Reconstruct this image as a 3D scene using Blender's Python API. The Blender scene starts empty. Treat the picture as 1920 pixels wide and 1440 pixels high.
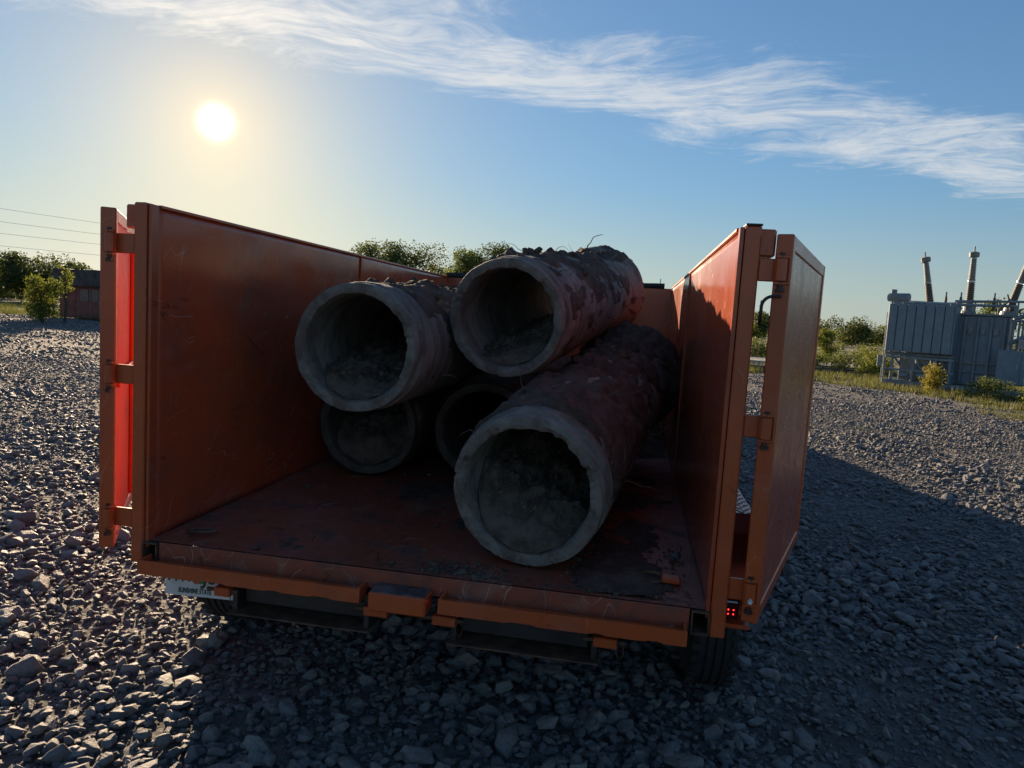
import bpy, bmesh, math, random
import numpy as np
from mathutils import Vector, Matrix, noise
R = math.radians
random.seed(7)
rng = np.random.default_rng(7)
scene = bpy.context.scene
col = scene.collection
DK = 0.72                                   # height of the trailer deck above the gravel

# ------------------------------------------------------------------ camera
cam_data = bpy.data.cameras.new('camera')
cam = bpy.data.objects.new('camera', cam_data)
col.objects.link(cam)
cam_data.sensor_width = 36.0
cam_data.lens = 24.96
cam_data.clip_start = 0.05
cam_data.clip_end = 6000
cam.matrix_world = Matrix(((0.98370, -0.07657, 0.16269, 0.7269),
                           (0.16905, 0.08550, -0.98189, -2.3731),
                           (0.06127, 0.99339, 0.09705, 0.9381 + DK),
                           (0, 0, 0, 1)))
scene.camera = cam

# ------------------------------------------------------------------ light
SKY = 0.15
SUN_AZ, SUN_EL = R(-32.5), R(12.3)          # azimuth from +Y towards +X
sun_dir = Vector((math.sin(SUN_AZ) * math.cos(SUN_EL), math.cos(SUN_AZ) * math.cos(SUN_EL), math.sin(SUN_EL)))
sl = bpy.data.lights.new('sun', 'SUN')
sl.energy = 5.0
sl.angle = R(0.53)
sl.color = (1.0, 0.75, 0.50)
sun = bpy.data.objects.new('sun', sl)
col.objects.link(sun)
sun.location = sun_dir * 50
sun.rotation_euler = sun_dir.to_track_quat('Z', 'Y').to_euler()
scene.view_settings.view_transform = 'Standard'
scene.view_settings.look = 'None'
scene.view_settings.exposure = 1.25
scene.view_settings.gamma = 1.0
scene.view_settings.use_curve_mapping = False
scene.cycles.max_bounces = 6
scene.cycles.diffuse_bounces = 3
scene.cycles.glossy_bounces = 3
scene.cycles.transmission_bounces = 2
scene.cycles.caustics_reflective = False
scene.cycles.caustics_refractive = False


class NT:
    """small helper for wiring node trees"""
    def __init__(s, tree):
        s.t = tree
        s.n = tree.nodes
        s.l = tree.links

    def node(s, typ, **kw):
        n = s.n.new(typ)
        for k, v in kw.items():
            setattr(n, k, v)
        return n

    def put(s, sock, v):
        if v is None:
            return
        if isinstance(v, bpy.types.NodeSocket):
            s.l.new(v, sock)
        elif isinstance(v, (tuple, list)):
            if sock.type == 'RGBA' and len(v) == 3:
                v = (*v, 1)
            sock.default_value = v
        else:
            sock.default_value = v

    def math(s, op, a, b=None, c=None, clamp=False):
        n = s.node('ShaderNodeMath', operation=op, use_clamp=clamp)
        for i, v in enumerate((a, b, c)):
            s.put(n.inputs[i], v)
        return n.outputs[0]

    def vmath(s, op, a, b=None, out=0, scale=None):
        n = s.node('ShaderNodeVectorMath', operation=op)
        s.put(n.inputs[0], a)
        if b is not None:
            s.put(n.inputs[1], b)
        if scale is not None:
            s.put(n.inputs['Scale'], scale)
        return n.outputs[out]

    def mapr(s, v, a, b, c=0.0, d=1.0, smooth=True):
        n = s.node('ShaderNodeMapRange', interpolation_type='SMOOTHSTEP' if smooth else 'LINEAR')
        for i, x in enumerate((v, a, b, c, d)):
            s.put(n.inputs[i], x)
        return n.outputs[0]

    def noise(s, vec, scale, detail=4, rough=0.55, dist=0.0, out=0):
        n = s.node('ShaderNodeTexNoise')
        s.put(n.inputs['Vector'], vec)
        s.put(n.inputs['Scale'], scale)
        s.put(n.inputs['Detail'], detail)
        s.put(n.inputs['Roughness'], rough)
        s.put(n.inputs['Distortion'], dist)
        return n.outputs[out]

    def mix(s, f, a, b, blend='MIX'):
        n = s.node('ShaderNodeMix', data_type='RGBA', blend_type=blend)
        s.put(n.inputs[0], f)
        s.put(n.inputs[6], a)
        s.put(n.inputs[7], b)
        return n.outputs[2]

    def mapping(s, vec, scale=(1, 1, 1), rot=(0, 0, 0), loc=(0, 0, 0)):
        n = s.node('ShaderNodeMapping')
        s.put(n.inputs[0], vec)
        n.inputs['Location'].default_value = loc
        n.inputs['Rotation'].default_value = rot
        n.inputs['Scale'].default_value = scale
        return n.outputs[0]

    def ramp(s, f, stops):
        n = s.node('ShaderNodeValToRGB')
        s.put(n.inputs[0], f)
        e = n.color_ramp.elements
        while len(e) < len(stops):
            e.new(0.5)
        for el, (p, c) in zip(e, stops):
            el.position = p
            el.color = (*c, 1)
        return n.outputs[0]


# ------------------------------------------------------------------ sky: Nishita, thin cirrus sheet, bright air round the sun
world = bpy.data.worlds.new('World')
scene.world = world
world.use_nodes = True
w = NT(world.node_tree)
w.n.clear()
sky = w.node('ShaderNodeTexSky', sky_type='NISHITA')
sky.sun_disc = False
sky.sun_elevation = SUN_EL
sky.sun_rotation = SUN_AZ
sky.altitude = 100
sky.air_density = 1.0
sky.dust_density = 0.25
sky.ozone_density = 3.0
tc = w.node('ShaderNodeTexCoord')
dirv = w.vmath('NORMALIZE', tc.outputs['Generated'])
sx = w.node('ShaderNodeSeparateXYZ')
w.put(sx.inputs[0], dirv)
dz = w.math('MAXIMUM', sx.outputs[2], 0.02)
cx = w.node('ShaderNodeCombineXYZ')
w.put(cx.inputs[0], w.math('DIVIDE', sx.outputs[0], dz))
w.put(cx.inputs[1], w.math('DIVIDE', sx.outputs[1], dz))
pl = cx.outputs[0]                           # point on a cloud sheet one unit up
warp = w.vmath('SUBTRACT', w.noise(pl, 0.8, 3, 0.5, out=1), (0.5, 0.5, 0.5))
plw = w.vmath('ADD', pl, w.vmath('SCALE', warp, scale=1.2))
sp = w.node('ShaderNodeSeparateXYZ')
w.put(sp.inputs[0], plw)
band = w.math('SUBTRACT', w.math('SUBTRACT', sp.outputs[1], w.math('MULTIPLY', sp.outputs[0], 0.66)), 3.28)
bmask = w.mapr(w.math('ABSOLUTE', band), 0.15, 1.15, 1.0, 0.0)
# a second streak lies behind the viewer
band2 = w.math('SUBTRACT', w.math('SUBTRACT', sp.outputs[1], w.math('MULTIPLY', sp.outputs[0], 0.5)), -3.2)
bmask2 = w.mapr(w.math('ABSOLUTE', band2), 0.1, 1.1, 0.8, 0.0)
bm = w.math('MAXIMUM', bmask, bmask2)
fib = w.noise(w.mapping(plw, scale=(1.0, 2.3, 1.0), rot=(0, 0, R(-38))), 1.7, 6, 0.66, 0.15)
fib2 = w.noise(w.mapping(plw, scale=(1.3, 4.2, 1.0), rot=(0, 0, R(-84))), 2.6, 6, 0.70, 0.35)
puff = w.noise(plw, 1.9, 5, 0.68, 0.0)
dens = w.math('ADD', w.math('MULTIPLY', fib, 0.55), w.math('ADD', w.math('MULTIPLY', fib2, 0.46), w.math('MULTIPLY', puff, 0.60)))
cov = w.mapr(w.math('ADD', dens, w.math('MULTIPLY', w.math('SUBTRACT', bm, 1.0), 0.46)), 0.55, 0.96)
hor = w.mapr(sx.outputs[2], 0.10, 0.20)
cov = w.math('MULTIPLY', w.math('MULTIPLY', cov, hor), 0.84)
# angle to the sun
cosang = w.vmath('DOT_PRODUCT', dirv, tuple(sun_dir), out=1)
ang = w.math('ARCCOSINE', w.math('MINIMUM', cosang, 0.999999))
angd = w.math('MULTIPLY', ang, 180 / math.pi)
core = w.math('MULTIPLY', w.math('EXPONENT', w.math('MULTIPLY', w.math('POWER', w.math('DIVIDE', angd, 0.72), 2.0), -1.0)), 5.0)
halo = w.math('MULTIPLY', w.math('EXPONENT', w.math('DIVIDE', angd, -5.5)), 0.50)
# sky light, highlights rolled off the way a camera does
raw = w.vmath('MULTIPLY', w.vmath('SCALE', sky.outputs[0], scale=SKY), (0.91, 1.03, 1.09))
lum = w.vmath('DOT_PRODUCT', raw, (0.30, 0.50, 0.20), out=1)
skyd = w.vmath('SCALE', raw, scale=w.math('DIVIDE', 1.0, w.math('ADD', 1.0, w.math('MULTIPLY', lum, 1.1))))
# low air is whitened by dust
lum2 = w.vmath('DOT_PRODUCT', skyd, (0.30, 0.50, 0.20), out=1)
skyc = w.mix(w.mapr(sx.outputs[2], 0.0, 0.20, 0.66, 0.0), skyd, w.vmath('SCALE', (0.97, 1.07, 1.06), scale=lum2))
# cirrus: scattered white, stronger towards the sun
cl = w.vmath('ADD', (0.60, 0.63, 0.66), w.vmath('SCALE', (0.40, 0.30, 0.16), scale=w.math('EXPONENT', w.math('DIVIDE', angd, -14.0))))
# the hazy air in front of the sun is golden
skyc = w.mix(w.math('MULTIPLY', w.math('EXPONENT', w.math('DIVIDE', angd, -7.5)), 0.95), skyc, w.vmath('MULTIPLY', skyc, (1.20, 0.92, 0.66)))
withc = w.mix(cov, skyc, cl)
g1 = w.vmath('SCALE', (1.0, 0.93, 0.72), scale=core)
g2 = w.vmath('SCALE', (1.0, 0.68, 0.32), scale=halo)
tot = w.vmath('ADD', withc, w.vmath('ADD', g1, g2))
bg = w.node('ShaderNodeBackground')
w.put(bg.inputs[0], tot)
bg.inputs[1].default_value = 0.48
world.cycles.sampling_method = 'MANUAL'
world.cycles.sample_map_resolution = 512
wo = w.node('ShaderNodeOutputWorld')
w.l.new(bg.outputs[0], wo.inputs[0])


# ------------------------------------------------------------------ materials
def new_mat(name):
    m = bpy.data.materials.new(name)
    m.use_nodes = True
    t = NT(m.node_tree)
    t.n.clear()
    out = t.node('ShaderNodeOutputMaterial')
    b = t.node('ShaderNodeBsdfPrincipled')
    t.l.new(b.outputs[0], out.inputs[0])
    return m, t, b, out


def bump(t, b, h, strength=0.4, dist=0.01):
    n = t.node('ShaderNodeBump')
    n.inputs['Strength'].default_value = strength
    n.inputs['Distance'].default_value = dist
    t.put(n.inputs['Height'], h)
    t.l.new(n.outputs[0], b.inputs['Normal'])


def coords(t, which='Object'):
    return t.node('ShaderNodeTexCoord').outputs[which]


def paint(name, base, rough=0.3, scratch=1.0, dirt=0.5, dirtcol=(0.10, 0.075, 0.06), scratchcol=(0.55, 0.36, 0.27), rust=0.3, bm=0.16):
    m, t, b, o = new_mat(name)
    p = coords(t)
    fade = t.noise(p, 1.7, 4, 0.6)
    c = t.mix(t.mapr(fade, 0.35, 0.7), base, tuple(min(1, x * 0.72 + 0.012) for x in base))
    # scratches and broad scrapes drawn out along a few working directions
    tot = None
    for k, (d, eps, dark) in enumerate((((0.15, 0.80, -0.58), 0.010, True), ((0.25, 0.93, 0.27), 0.008, False), ((0.30, 0.45, 0.84), 0.008, False), ((0.05, 1.0, -0.10), 0.010, True))):
        dv = Vector(d).normalized()
        e1 = dv.cross(Vector((0.2, 0.1, 1.0))).normalized()
        e2 = dv.cross(e1)
        cmb_ = t.node('ShaderNodeCombineXYZ')
        t.put(cmb_.inputs[0], t.math('MULTIPLY', t.vmath('DOT_PRODUCT', p, tuple(dv), out=1), 0.55))
        t.put(cmb_.inputs[1], t.math('MULTIPLY', t.vmath('DOT_PRODUCT', p, tuple(e1), out=1), 7.0))
        t.put(cmb_.inputs[2], t.math('MULTIPLY', t.vmath('DOT_PRODUCT', p, tuple(e2), out=1), 7.0))
        v = t.vmath('ADD', cmb_.outputs[0], (3.1 * k, 1.7 * k, 0.6 * k))
        n = t.noise(v, 1.6, 1, 0.4)
        line = t.mapr(t.math('ABSOLUTE', t.math('SUBTRACT', n, 0.5)), 0.0, eps * (1.3 if scratch > 1 else 0.9), 1.0, 0.0)
        gate = t.mapr(t.noise(p, 2.4 + 0.7 * k, 4, 0.65), 0.50 if scratch > 1 else 0.54, 0.60)
        line = t.math('MULTIPLY', line, gate)
        scuff = t.math('MULTIPLY', t.mapr(t.noise(v, 0.9, 3, 0.6), 0.52, 0.68), t.mapr(t.noise(p, 1.3 + 0.4 * k, 3, 0.6), 0.46, 0.62))
        if dark:
            c = t.mix(t.math('MULTIPLY', scuff, 0.35 * scratch, clamp=True), c, (0.10, 0.045, 0.032))
            c = t.mix(t.math('MULTIPLY', line, 0.7 * scratch, clamp=True), c, (0.05, 0.022, 0.016))
        else:
            c = t.mix(t.math('MULTIPLY', scuff, 0.16 * scratch, clamp=True), c, scratchcol)
            tot = line if tot is None else t.math('MAXIMUM', tot, line)
    tot = t.math('MULTIPLY', tot, 0.6 * min(1.0, scratch), clamp=True)
    c = t.mix(tot, c, scratchcol)
    # rust chips and dark scuffs
    chip = t.math('MULTIPLY', t.mapr(t.noise(p, 17, 5, 0.7), 0.64, 0.70), t.mapr(t.noise(p, 2.3, 3, 0.6), 0.48, 0.62))
    c = t.mix(t.math('MULTIPLY', chip, rust), c, (0.06, 0.025, 0.012))
    d = t.math('MULTIPLY', t.mapr(t.noise(p, 5, 7, 0.68), 0.46, 0.72), dirt)
    c = t.mix(d, c, dirtcol)
    dots = t.math('MULTIPLY', t.mapr(t.noise(p, 60, 2, 0.5), 0.73, 0.77), 0.5 * dirt, clamp=True)
    c = t.mix(dots, c, (0.4, 0.37, 0.33))
    t.put(b.inputs['Base Color'], c)
    r = t.math('ADD', t.math('MULTIPLY', d, 0.35), t.math('ADD', rough, t.math('MULTIPLY', t.math('SUBTRACT', fade, 0.5), 0.25)))
    t.put(b.inputs['Roughness'], t.math('ADD', r, t.math('MULTIPLY', chip, 0.4), clamp=True))
    h = t.math('SUBTRACT', t.math('MULTIPLY', t.noise(p, 2.4, 2, 0.5), 1.0), t.math('ADD', t.math('MULTIPLY', tot, 0.08), t.math('MULTIPLY', chip, 0.15)))
    bump(t, b, h, bm, 0.012)
    return m


def plain(name, base, rough=0.6, metal=0.0, var=0.25, scale=8.0, bmp=0.1, bdist=0.004, which='Object'):
    m, t, b, o = new_mat(name)
    p = coords(t, which)
    n = t.noise(p, scale, 5, 0.6)
    c = t.mix(t.mapr(n, 0.3, 0.7), tuple(x * (1 - var) for x in base), tuple(min(1, x * (1 + var)) for x in base))
    t.put(b.inputs['Base Color'], c)
    b.inputs['Roughness'].default_value = rough
    b.inputs['Metallic'].default_value = metal
    if bmp:
        bump(t, b, t.noise(p, scale * 5, 5, 0.65), bmp, bdist)
    return m


def emit(name, colr, strength):
    m, t, b, o = new_mat(name)
    b.inputs['Base Color'].default_value = (*colr, 1)
    b.inputs['Emission Color'].default_value = (*colr, 1)
    b.inputs['Emission Strength'].default_value = strength
    return m


def concrete_mat(name='pipe_concrete', f=1.0):
    m, t, b, o = new_mat(name)
    p = coords(t)
    big = t.noise(p, 3.5, 6, 0.62)
    c = t.mix(t.mapr(big, 0.3, 0.7), (0.130, 0.116, 0.100), (0.245, 0.225, 0.195))
    dirt = t.mapr(t.noise(t.mapping(p, scale=(1.0, 2.2, 1.0)), 4.2, 7, 0.68, 0.6), 0.44, 0.62)
    c = t.mix(t.math('MULTIPLY', dirt, 0.8), c, (0.085, 0.062, 0.048))
    agg = t.mapr(t.noise(p, 75, 3, 0.6), 0.60, 0.70)
    c = t.mix(t.math('MULTIPLY', agg, 0.4), c, (0.33, 0.32, 0.30))
    if f < 1:                                # mud plus the shade on the lower pipes, both put into the colour
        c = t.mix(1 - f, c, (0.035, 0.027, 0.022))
    t.put(b.inputs['Base Color'], c)
    b.inputs['Roughness'].default_value = 0.9
    h = t.math('ADD', t.noise(p, 28, 8, 0.7), t.math('MULTIPLY', t.noise(p, 120, 3, 0.6), 0.5))
    bump(t, b, h, 0.55, 0.012)
    return m


def soil_mat(name, a, bb, scale=9.0):
    m, t, b, o = new_mat(name)
    p = coords(t)
    c = t.mix(t.mapr(t.noise(p, scale, 7, 0.7), 0.32, 0.68), a, bb)
    spots = t.mapr(t.noise(p, 55, 3, 0.6), 0.63, 0.70)
    c = t.mix(t.math('MULTIPLY', spots, 0.55), c, (0.20, 0.18, 0.155))
    t.put(b.inputs['Base Color'], c)
    b.inputs['Roughness'].default_value = 0.95
    b.inputs['Specular IOR Level'].default_value = 0.2
    bump(t, b, t.noise(p, 40, 8, 0.72), 0.8, 0.02)
    return m


def stone_mat():
    m, t, b, o = new_mat('crushed_limestone')
    oi = t.node('ShaderNodeObjectInfo')
    p = coords(t)
    base = t.ramp(oi.outputs['Random'], [(0.0, (0.125, 0.130, 0.138)), (0.3, (0.185, 0.187, 0.193)), (0.6, (0.245, 0.242, 0.238)), (0.85, (0.205, 0.190, 0.176)), (1.0, (0.33, 0.322, 0.31))])
    n = t.noise(p, 2.2, 6, 0.68)
    c = t.mix(t.mapr(n, 0.35, 0.7), base, t.mix(0.5, base, (0.115, 0.10, 0.085)))
    t.put(b.inputs['Base Color'], c)
    b.inputs['Roughness'].default_value = 0.62
    b.inputs['Specular IOR Level'].default_value = 0.42
    bump(t, b, t.noise(p, 4.0, 7, 0.7), 0.6, 0.12)
    return m


def lot_mat():
    m, t, b, o = new_mat('gravel_bed')
    p = coords(t)
    c = t.mix(t.mapr(t.noise(p, 0.6, 6, 0.65), 0.35, 0.65), (0.085, 0.078, 0.070), (0.125, 0.12, 0.113))
    v = t.node('ShaderNodeTexVoronoi')
    t.put(v.inputs['Vector'], p)
    v.inputs['Scale'].default_value = 16
    vs = t.node('ShaderNodeSeparateColor')
    t.put(vs.inputs[0], v.outputs['Color'])
    c = t.mix(0.45, c, t.ramp(vs.outputs[0], [(0, (0.06, 0.057, 0.055)), (0.5, (0.145, 0.138, 0.128)), (1, (0.25, 0.24, 0.22))]))
    t.put(b.inputs['Base Color'], c)
    b.inputs['Roughness'].default_value = 0.92
    h = t.math('ADD', t.math('MULTIPLY', v.outputs['Distance'], -0.8), t.math('MULTIPLY', t.noise(p, 45, 5, 0.65), 0.6))
    bump(t, b, h, 0.9, 0.05)
    return m


def leaf_mat(name, a, bb, trans=0.35):
    m, t, b, o = new_mat(name)
    g = t.node('ShaderNodeNewGeometry')
    oi = t.node('ShaderNodeObjectInfo')
    rnd = g.outputs['Random Per Island']
    c = t.mix(rnd, a, bb)
    c = t.mix(t.math('MULTIPLY', oi.outputs['Random'], 0.35), c, tuple(0.5 * (x + y) * 0.6 for x, y in zip(a, bb)))
    t.put(b.inputs['Base Color'], c)
    b.inputs['Roughness'].default_value = 0.6
    b.inputs['Specular IOR Level'].default_value = 0.25
    tr = t.node('ShaderNodeBsdfTranslucent')
    t.put(tr.inputs[0], t.mix(0.5, c, (0.22, 0.26, 0.03)))
    mx = t.node('ShaderNodeMixShader')
    mx.inputs[0].default_value = trans
    t.l.new(b.outputs[0], mx.inputs[1])
    t.l.new(tr.outputs[0], mx.inputs[2])
    t.l.new(mx.outputs[0], o.inputs[0])
    return m


ORANGE = (0.50, 0.090, 0.022)
M = {}
M['paint'] = paint('orange_paint', ORANGE, 0.30, 0.5, 0.12)
M['wall'] = paint('orange_wall_paint', (0.46, 0.076, 0.026), 0.19, 0.85, 0.25, rust=0.8, bm=0.08)
M['doorskin'] = paint('scuffed_door_skin', (0.46, 0.088, 0.038), 0.25, 1.2, 0.22, dirtcol=(0.12, 0.08, 0.07), rust=0.6, bm=0.05)
M['bed'] = paint('worn_bed_paint', (0.30, 0.068, 0.034), 0.45, 1.3, 0.85, dirtcol=(0.075, 0.052, 0.045), rust=0.9)
M['inner_red'] = paint('red_door_skin', (0.60, 0.075, 0.030), 0.5, 0.8, 0.08)
M['black'] = plain('black_steel', (0.022, 0.022, 0.024), 0.5, 0.0, 0.4, 9, 0.15)
M['rubber'] = plain('tyre_rubber', (0.020, 0.020, 0.021), 0.8, 0, 0.3, 20, 0.3)
M['rust'] = plain('rusty_steel', (0.11, 0.060, 0.038), 0.8, 0.2, 0.45, 18, 0.4)
M['worn'] = plain('worn_bare_steel', (0.13, 0.115, 0.11), 0.5, 0.5, 0.5, 20, 0.3)
M['galv'] = plain('tread_plate', (0.42, 0.20, 0.15), 0.35, 0.4, 0.3, 25, 0.2)
M['grease'] = plain('greasy_hinge_pin', (0.05, 0.03, 0.025), 0.4, 0.3, 0.4, 30, 0.3)
M['tarp'] = plain('dark_tarp', (0.015, 0.022, 0.020), 0.75, 0, 0.4, 30, 0.5, 0.02)
M['concrete'] = concrete_mat()
M['concrete_muddy_shaded'] = concrete_mat('muddy_shaded_pipe_concrete', 0.35)
M['mud'] = soil_mat('red_brown_mud', (0.060, 0.042, 0.034), (0.135, 0.098, 0.078))
M['soil'] = soil_mat('grey_brown_soil', (0.060, 0.048, 0.038), (0.150, 0.124, 0.098), 12)
M['root'] = plain('dry_root', (0.16, 0.11, 0.07), 0.9, 0, 0.3, 30, 0.2)
M['stone'] = stone_mat()
M['lot'] = lot_mat()
M['plate'] = plain('plate_white', (0.62, 0.63, 0.62), 0.45, 0, 0.12, 14, 0.0)
M['plate_ink'] = plain('plate_dark_green_ink', (0.018, 0.045, 0.030), 0.5, 0, 0.1, 10, 0)
M['plate_orange'] = plain('plate_orange', (0.55, 0.10, 0.06), 0.5, 0, 0.1, 10, 0)
M['plate_green'] = plain('plate_leaf_green', (0.05, 0.20, 0.08), 0.5, 0, 0.1, 10, 0)
M['led'] = emit('red_led', (1.0, 0.02, 0.02), 2.2)
M['lens'] = plain('red_lens', (0.06, 0.004, 0.005), 0.2, 0, 0.2, 10, 0)
M['xf'] = plain('transformer_grey', (0.17, 0.215, 0.25), 0.5, 0, 0.12, 3, 0.05)
M['xf2'] = plain('transformer_grey_frame', (0.20, 0.235, 0.255), 0.5, 0, 0.18, 5, 0.05)
M['porcelain'] = plain('bushing_brown', (0.10, 0.08, 0.062), 0.6, 0, 0.25, 6, 0)
M['porcelain2'] = plain('bushing_grey', (0.23, 0.22, 0.185), 0.6, 0, 0.2, 6, 0)
M['metal'] = plain('dull_metal', (0.35, 0.36, 0.36), 0.4, 0.7, 0.2, 10, 0.05)
M['brick'] = plain('dark_red_cladding', (0.20, 0.070, 0.055), 0.85, 0, 0.25, 2.5, 0.3)
M['roof'] = plain('old_roof_felt', (0.075, 0.058, 0.055), 0.9, 0, 0.35, 3, 0.4)
M['glass'] = plain('dim_glass', (0.10, 0.095, 0.10), 0.15, 0, 0.2, 3, 0)
M['trim'] = plain('weathered_trim', (0.24, 0.17, 0.15), 0.8, 0, 0.25, 4, 0.2)
M['wood'] = plain('creosoted_wood', (0.10, 0.08, 0.062), 0.9, 0, 0.3, 6, 0.4)
M['slab'] = plain('pale_concrete', (0.34, 0.33, 0.32), 0.9, 0, 0.2, 1.2, 0.3, 0.02)
M['wire'] = plain('power_line', (0.26, 0.26, 0.27), 0.6, 0.3, 0.1, 2, 0)
M['leaf_dark'] = leaf_mat('dark_leaves', (0.030, 0.052, 0.020), (0.075, 0.105, 0.035), 0.28)
M['leaf_mid'] = leaf_mat('mid_leaves', (0.05, 0.085, 0.025), (0.12, 0.15, 0.045), 0.38)
M['leaf_bright'] = leaf_mat('bright_leaves', (0.10, 0.13, 0.025), (0.24, 0.24, 0.05), 0.5)
M['leaf_gold'] = leaf_mat('golden_leaves', (0.22, 0.17, 0.03), (0.40, 0.28, 0.05), 0.45)
M['grass'] = leaf_mat('dry_grass', (0.07, 0.078, 0.034), (0.21, 0.175, 0.085), 0.35)
M['bark'] = plain('bark', (0.085, 0.065, 0.050), 0.95, 0, 0.3, 8, 0.5)
M['truck'] = plain('white_truck_paint', (0.55, 0.56, 0.57), 0.25, 0, 0.05, 2, 0)
mm, tt, bb_, oo = new_mat('field_ground')
pp = coords(tt)
tt.put(bb_.inputs['Base Color'], tt.mix(tt.mapr(tt.noise(pp, 0.25, 6, 0.65), 0.35, 0.65), (0.075, 0.085, 0.035), (0.17, 0.15, 0.08)))
bb_.inputs['Roughness'].default_value = 0.95
bump(tt, bb_, tt.noise(pp, 3.0, 6, 0.7), 0.8, 0.2)
M['field'] = mm


# ------------------------------------------------------------------ mesh building
class MB:
    def __init__(s):
        s.v = []
        s.f = []

    def add(s, vs, fs, mat=None):
        o = len(s.v)
        if mat is not None:
            vs = [tuple(mat @ Vector(q)) for q in vs]
        s.v += [tuple(q) for q in vs]
        s.f += [tuple(i + o for i in f) for f in fs]
        return s

    def box(s, x0, x1, y0, y1, z0, z1, b=0.0, mat=None):
        """axis-aligned box with chamfered edges"""
        if b <= 0:
            vs = [(x, y, z) for x in (x0, x1) for y in (y0, y1) for z in (z0, z1)]
            fs = [(0, 1, 3, 2), (4, 6, 7, 5), (0, 4, 5, 1), (2, 3, 7, 6), (0, 2, 6, 4), (1, 5, 7, 3)]
            return s.add(vs, fs, mat)
        b = min(b, 0.49 * (x1 - x0), 0.49 * (y1 - y0), 0.49 * (z1 - z0))
        vs, ids = [], {}
        for i in (0, 1):
            for j in (0, 1):
                for k in (0, 1):
                    X, Y, Z = (x0, x1)[i], (y0, y1)[j], (z0, z1)[k]
                    dx, dy, dz_ = b * (1 - 2 * i), b * (1 - 2 * j), b * (1 - 2 * k)
                    for ax, q in enumerate(((X, Y + dy, Z + dz_), (X + dx, Y, Z + dz_), (X + dx, Y + dy, Z))):
                        ids[(i, j, k, ax)] = len(vs)
                        vs.append(q)
        fs = []
        g = lambda *a: ids[a]
        for i in (0, 1):
            q = [g(i, 0, 0, 0), g(i, 1, 0, 0), g(i, 1, 1, 0), g(i, 0, 1, 0)]
            fs.append(q if i else q[::-1])
            q = [g(0, i, 0, 1), g(0, i, 1, 1), g(1, i, 1, 1), g(1, i, 0, 1)]
            fs.append(q if i else q[::-1])
            q = [g(0, 0, i, 2), g(1, 0, i, 2), g(1, 1, i, 2), g(0, 1, i, 2)]
            fs.append(q if i else q[::-1])
        for i in (0, 1):
            for j in (0, 1):
                fs.append((g(i, j, 0, 0), g(i, j, 1, 0), g(i, j, 1, 1), g(i, j, 0, 1)))
                fs.append((g(i, 0, j, 0), g(i, 1, j, 0), g(i, 1, j, 2), g(i, 0, j, 2)))
                fs.append((g(0, i, j, 1), g(1, i, j, 1), g(1, i, j, 2), g(0, i, j, 2)))
        for i in (0, 1):
            for j in (0, 1):
                for k in (0, 1):
                    fs.append((g(i, j, k, 0), g(i, j, k, 1), g(i, j, k, 2)))
        return s.add(vs, fs, mat)

    def tube(s, pts, r, n=8, cap=True):
        pts = [Vector(p) for p in pts]
        rs = r if isinstance(r, (list, tuple)) else [r] * len(pts)
        o = len(s.v)
        up = None
        for i, p in enumerate(pts):
            d = (pts[min(i + 1, len(pts) - 1)] - pts[max(i - 1, 0)]).normalized()
            if up is None:
                up = Vector((0, 0, 1)) if abs(d.z) < 0.9 else Vector((1, 0, 0))
            a = d.cross(up).normalized()
            c = a.cross(d).normalized()
            up = c
            for k in range(n):
                t = 2 * math.pi * k / n
                s.v.append(tuple(p + (a * math.cos(t) + c * math.sin(t)) * rs[i]))
        for i in range(len(pts) - 1):
            for k in range(n):
                s.f.append((o + i * n + k, o + i * n + (k + 1) % n, o + (i + 1) * n + (k + 1) % n, o + (i + 1) * n + k))
        if cap:
            s.f.append(tuple(o + k for k in range(n))[::-1])
            s.f.append(tuple(o + (len(pts) - 1) * n + k for k in range(n)))
        return s

    def lathe(s, prof, n=24, mat=None, closed=False):
        """profile of (radius, axial) turned round the local Y axis"""
        vs, fs = [], []
        for r, y in prof:
            for k in range(n):
                t = 2 * math.pi * k / n
                vs.append((r * math.cos(t), y, r * math.sin(t)))
        m = len(prof)
        for i in range(m if closed else m - 1):
            j = (i + 1) % m
            for k in range(n):
                fs.append((i * n + k, i * n + (k + 1) % n, j * n + (k + 1) % n, j * n + k))
        return s.add(vs, fs, mat)

    def build(s, name, mat, parent=None, smooth=False, loc=None):
        me = bpy.data.meshes.new(name)
        me.from_pydata(s.v, [], s.f)
        me.validate()
        bm_ = bmesh.new()
        bm_.from_mesh(me)
        bmesh.ops.recalc_face_normals(bm_, faces=bm_.faces)
        bm_.to_mesh(me)
        bm_.free()
        me.materials.append(mat)
        if smooth:
            me.polygons.foreach_set('use_smooth', [True] * len(me.polygons))
        o = bpy.data.objects.new(name, me)
        col.objects.link(o)
        if parent is not None:
            o.parent = parent
        if loc is not None:
            o.location = loc
        return o


def smooth_by_angle(o, deg=35):
    me = o.data
    bm_ = bmesh.new()
    bm_.from_mesh(me)
    for e in bm_.edges:
        if len(e.link_faces) == 2 and e.calc_face_angle(0) > R(deg):
            e.smooth = False
    for f in bm_.faces:
        f.smooth = True
    bm_.to_mesh(me)
    bm_.free()
    return o


def tag(o, label=None, cat=None, group=None, kind=None):
    if label:
        o['label'] = label
    if cat:
        o['category'] = cat
    if group:
        o['group'] = group
    if kind:
        o['kind'] = kind
    return o


def empty(name, loc=(0, 0, 0), rz=0.0):
    o = bpy.data.objects.new(name, None)
    o.empty_display_size = 0.2
    col.objects.link(o)
    o.location = loc
    o.rotation_euler = (0, 0, rz)
    return o


def fbm(p, o=4, h=0.9):
    return noise.fractal(Vector(p), h, 2.1, o)


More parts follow.
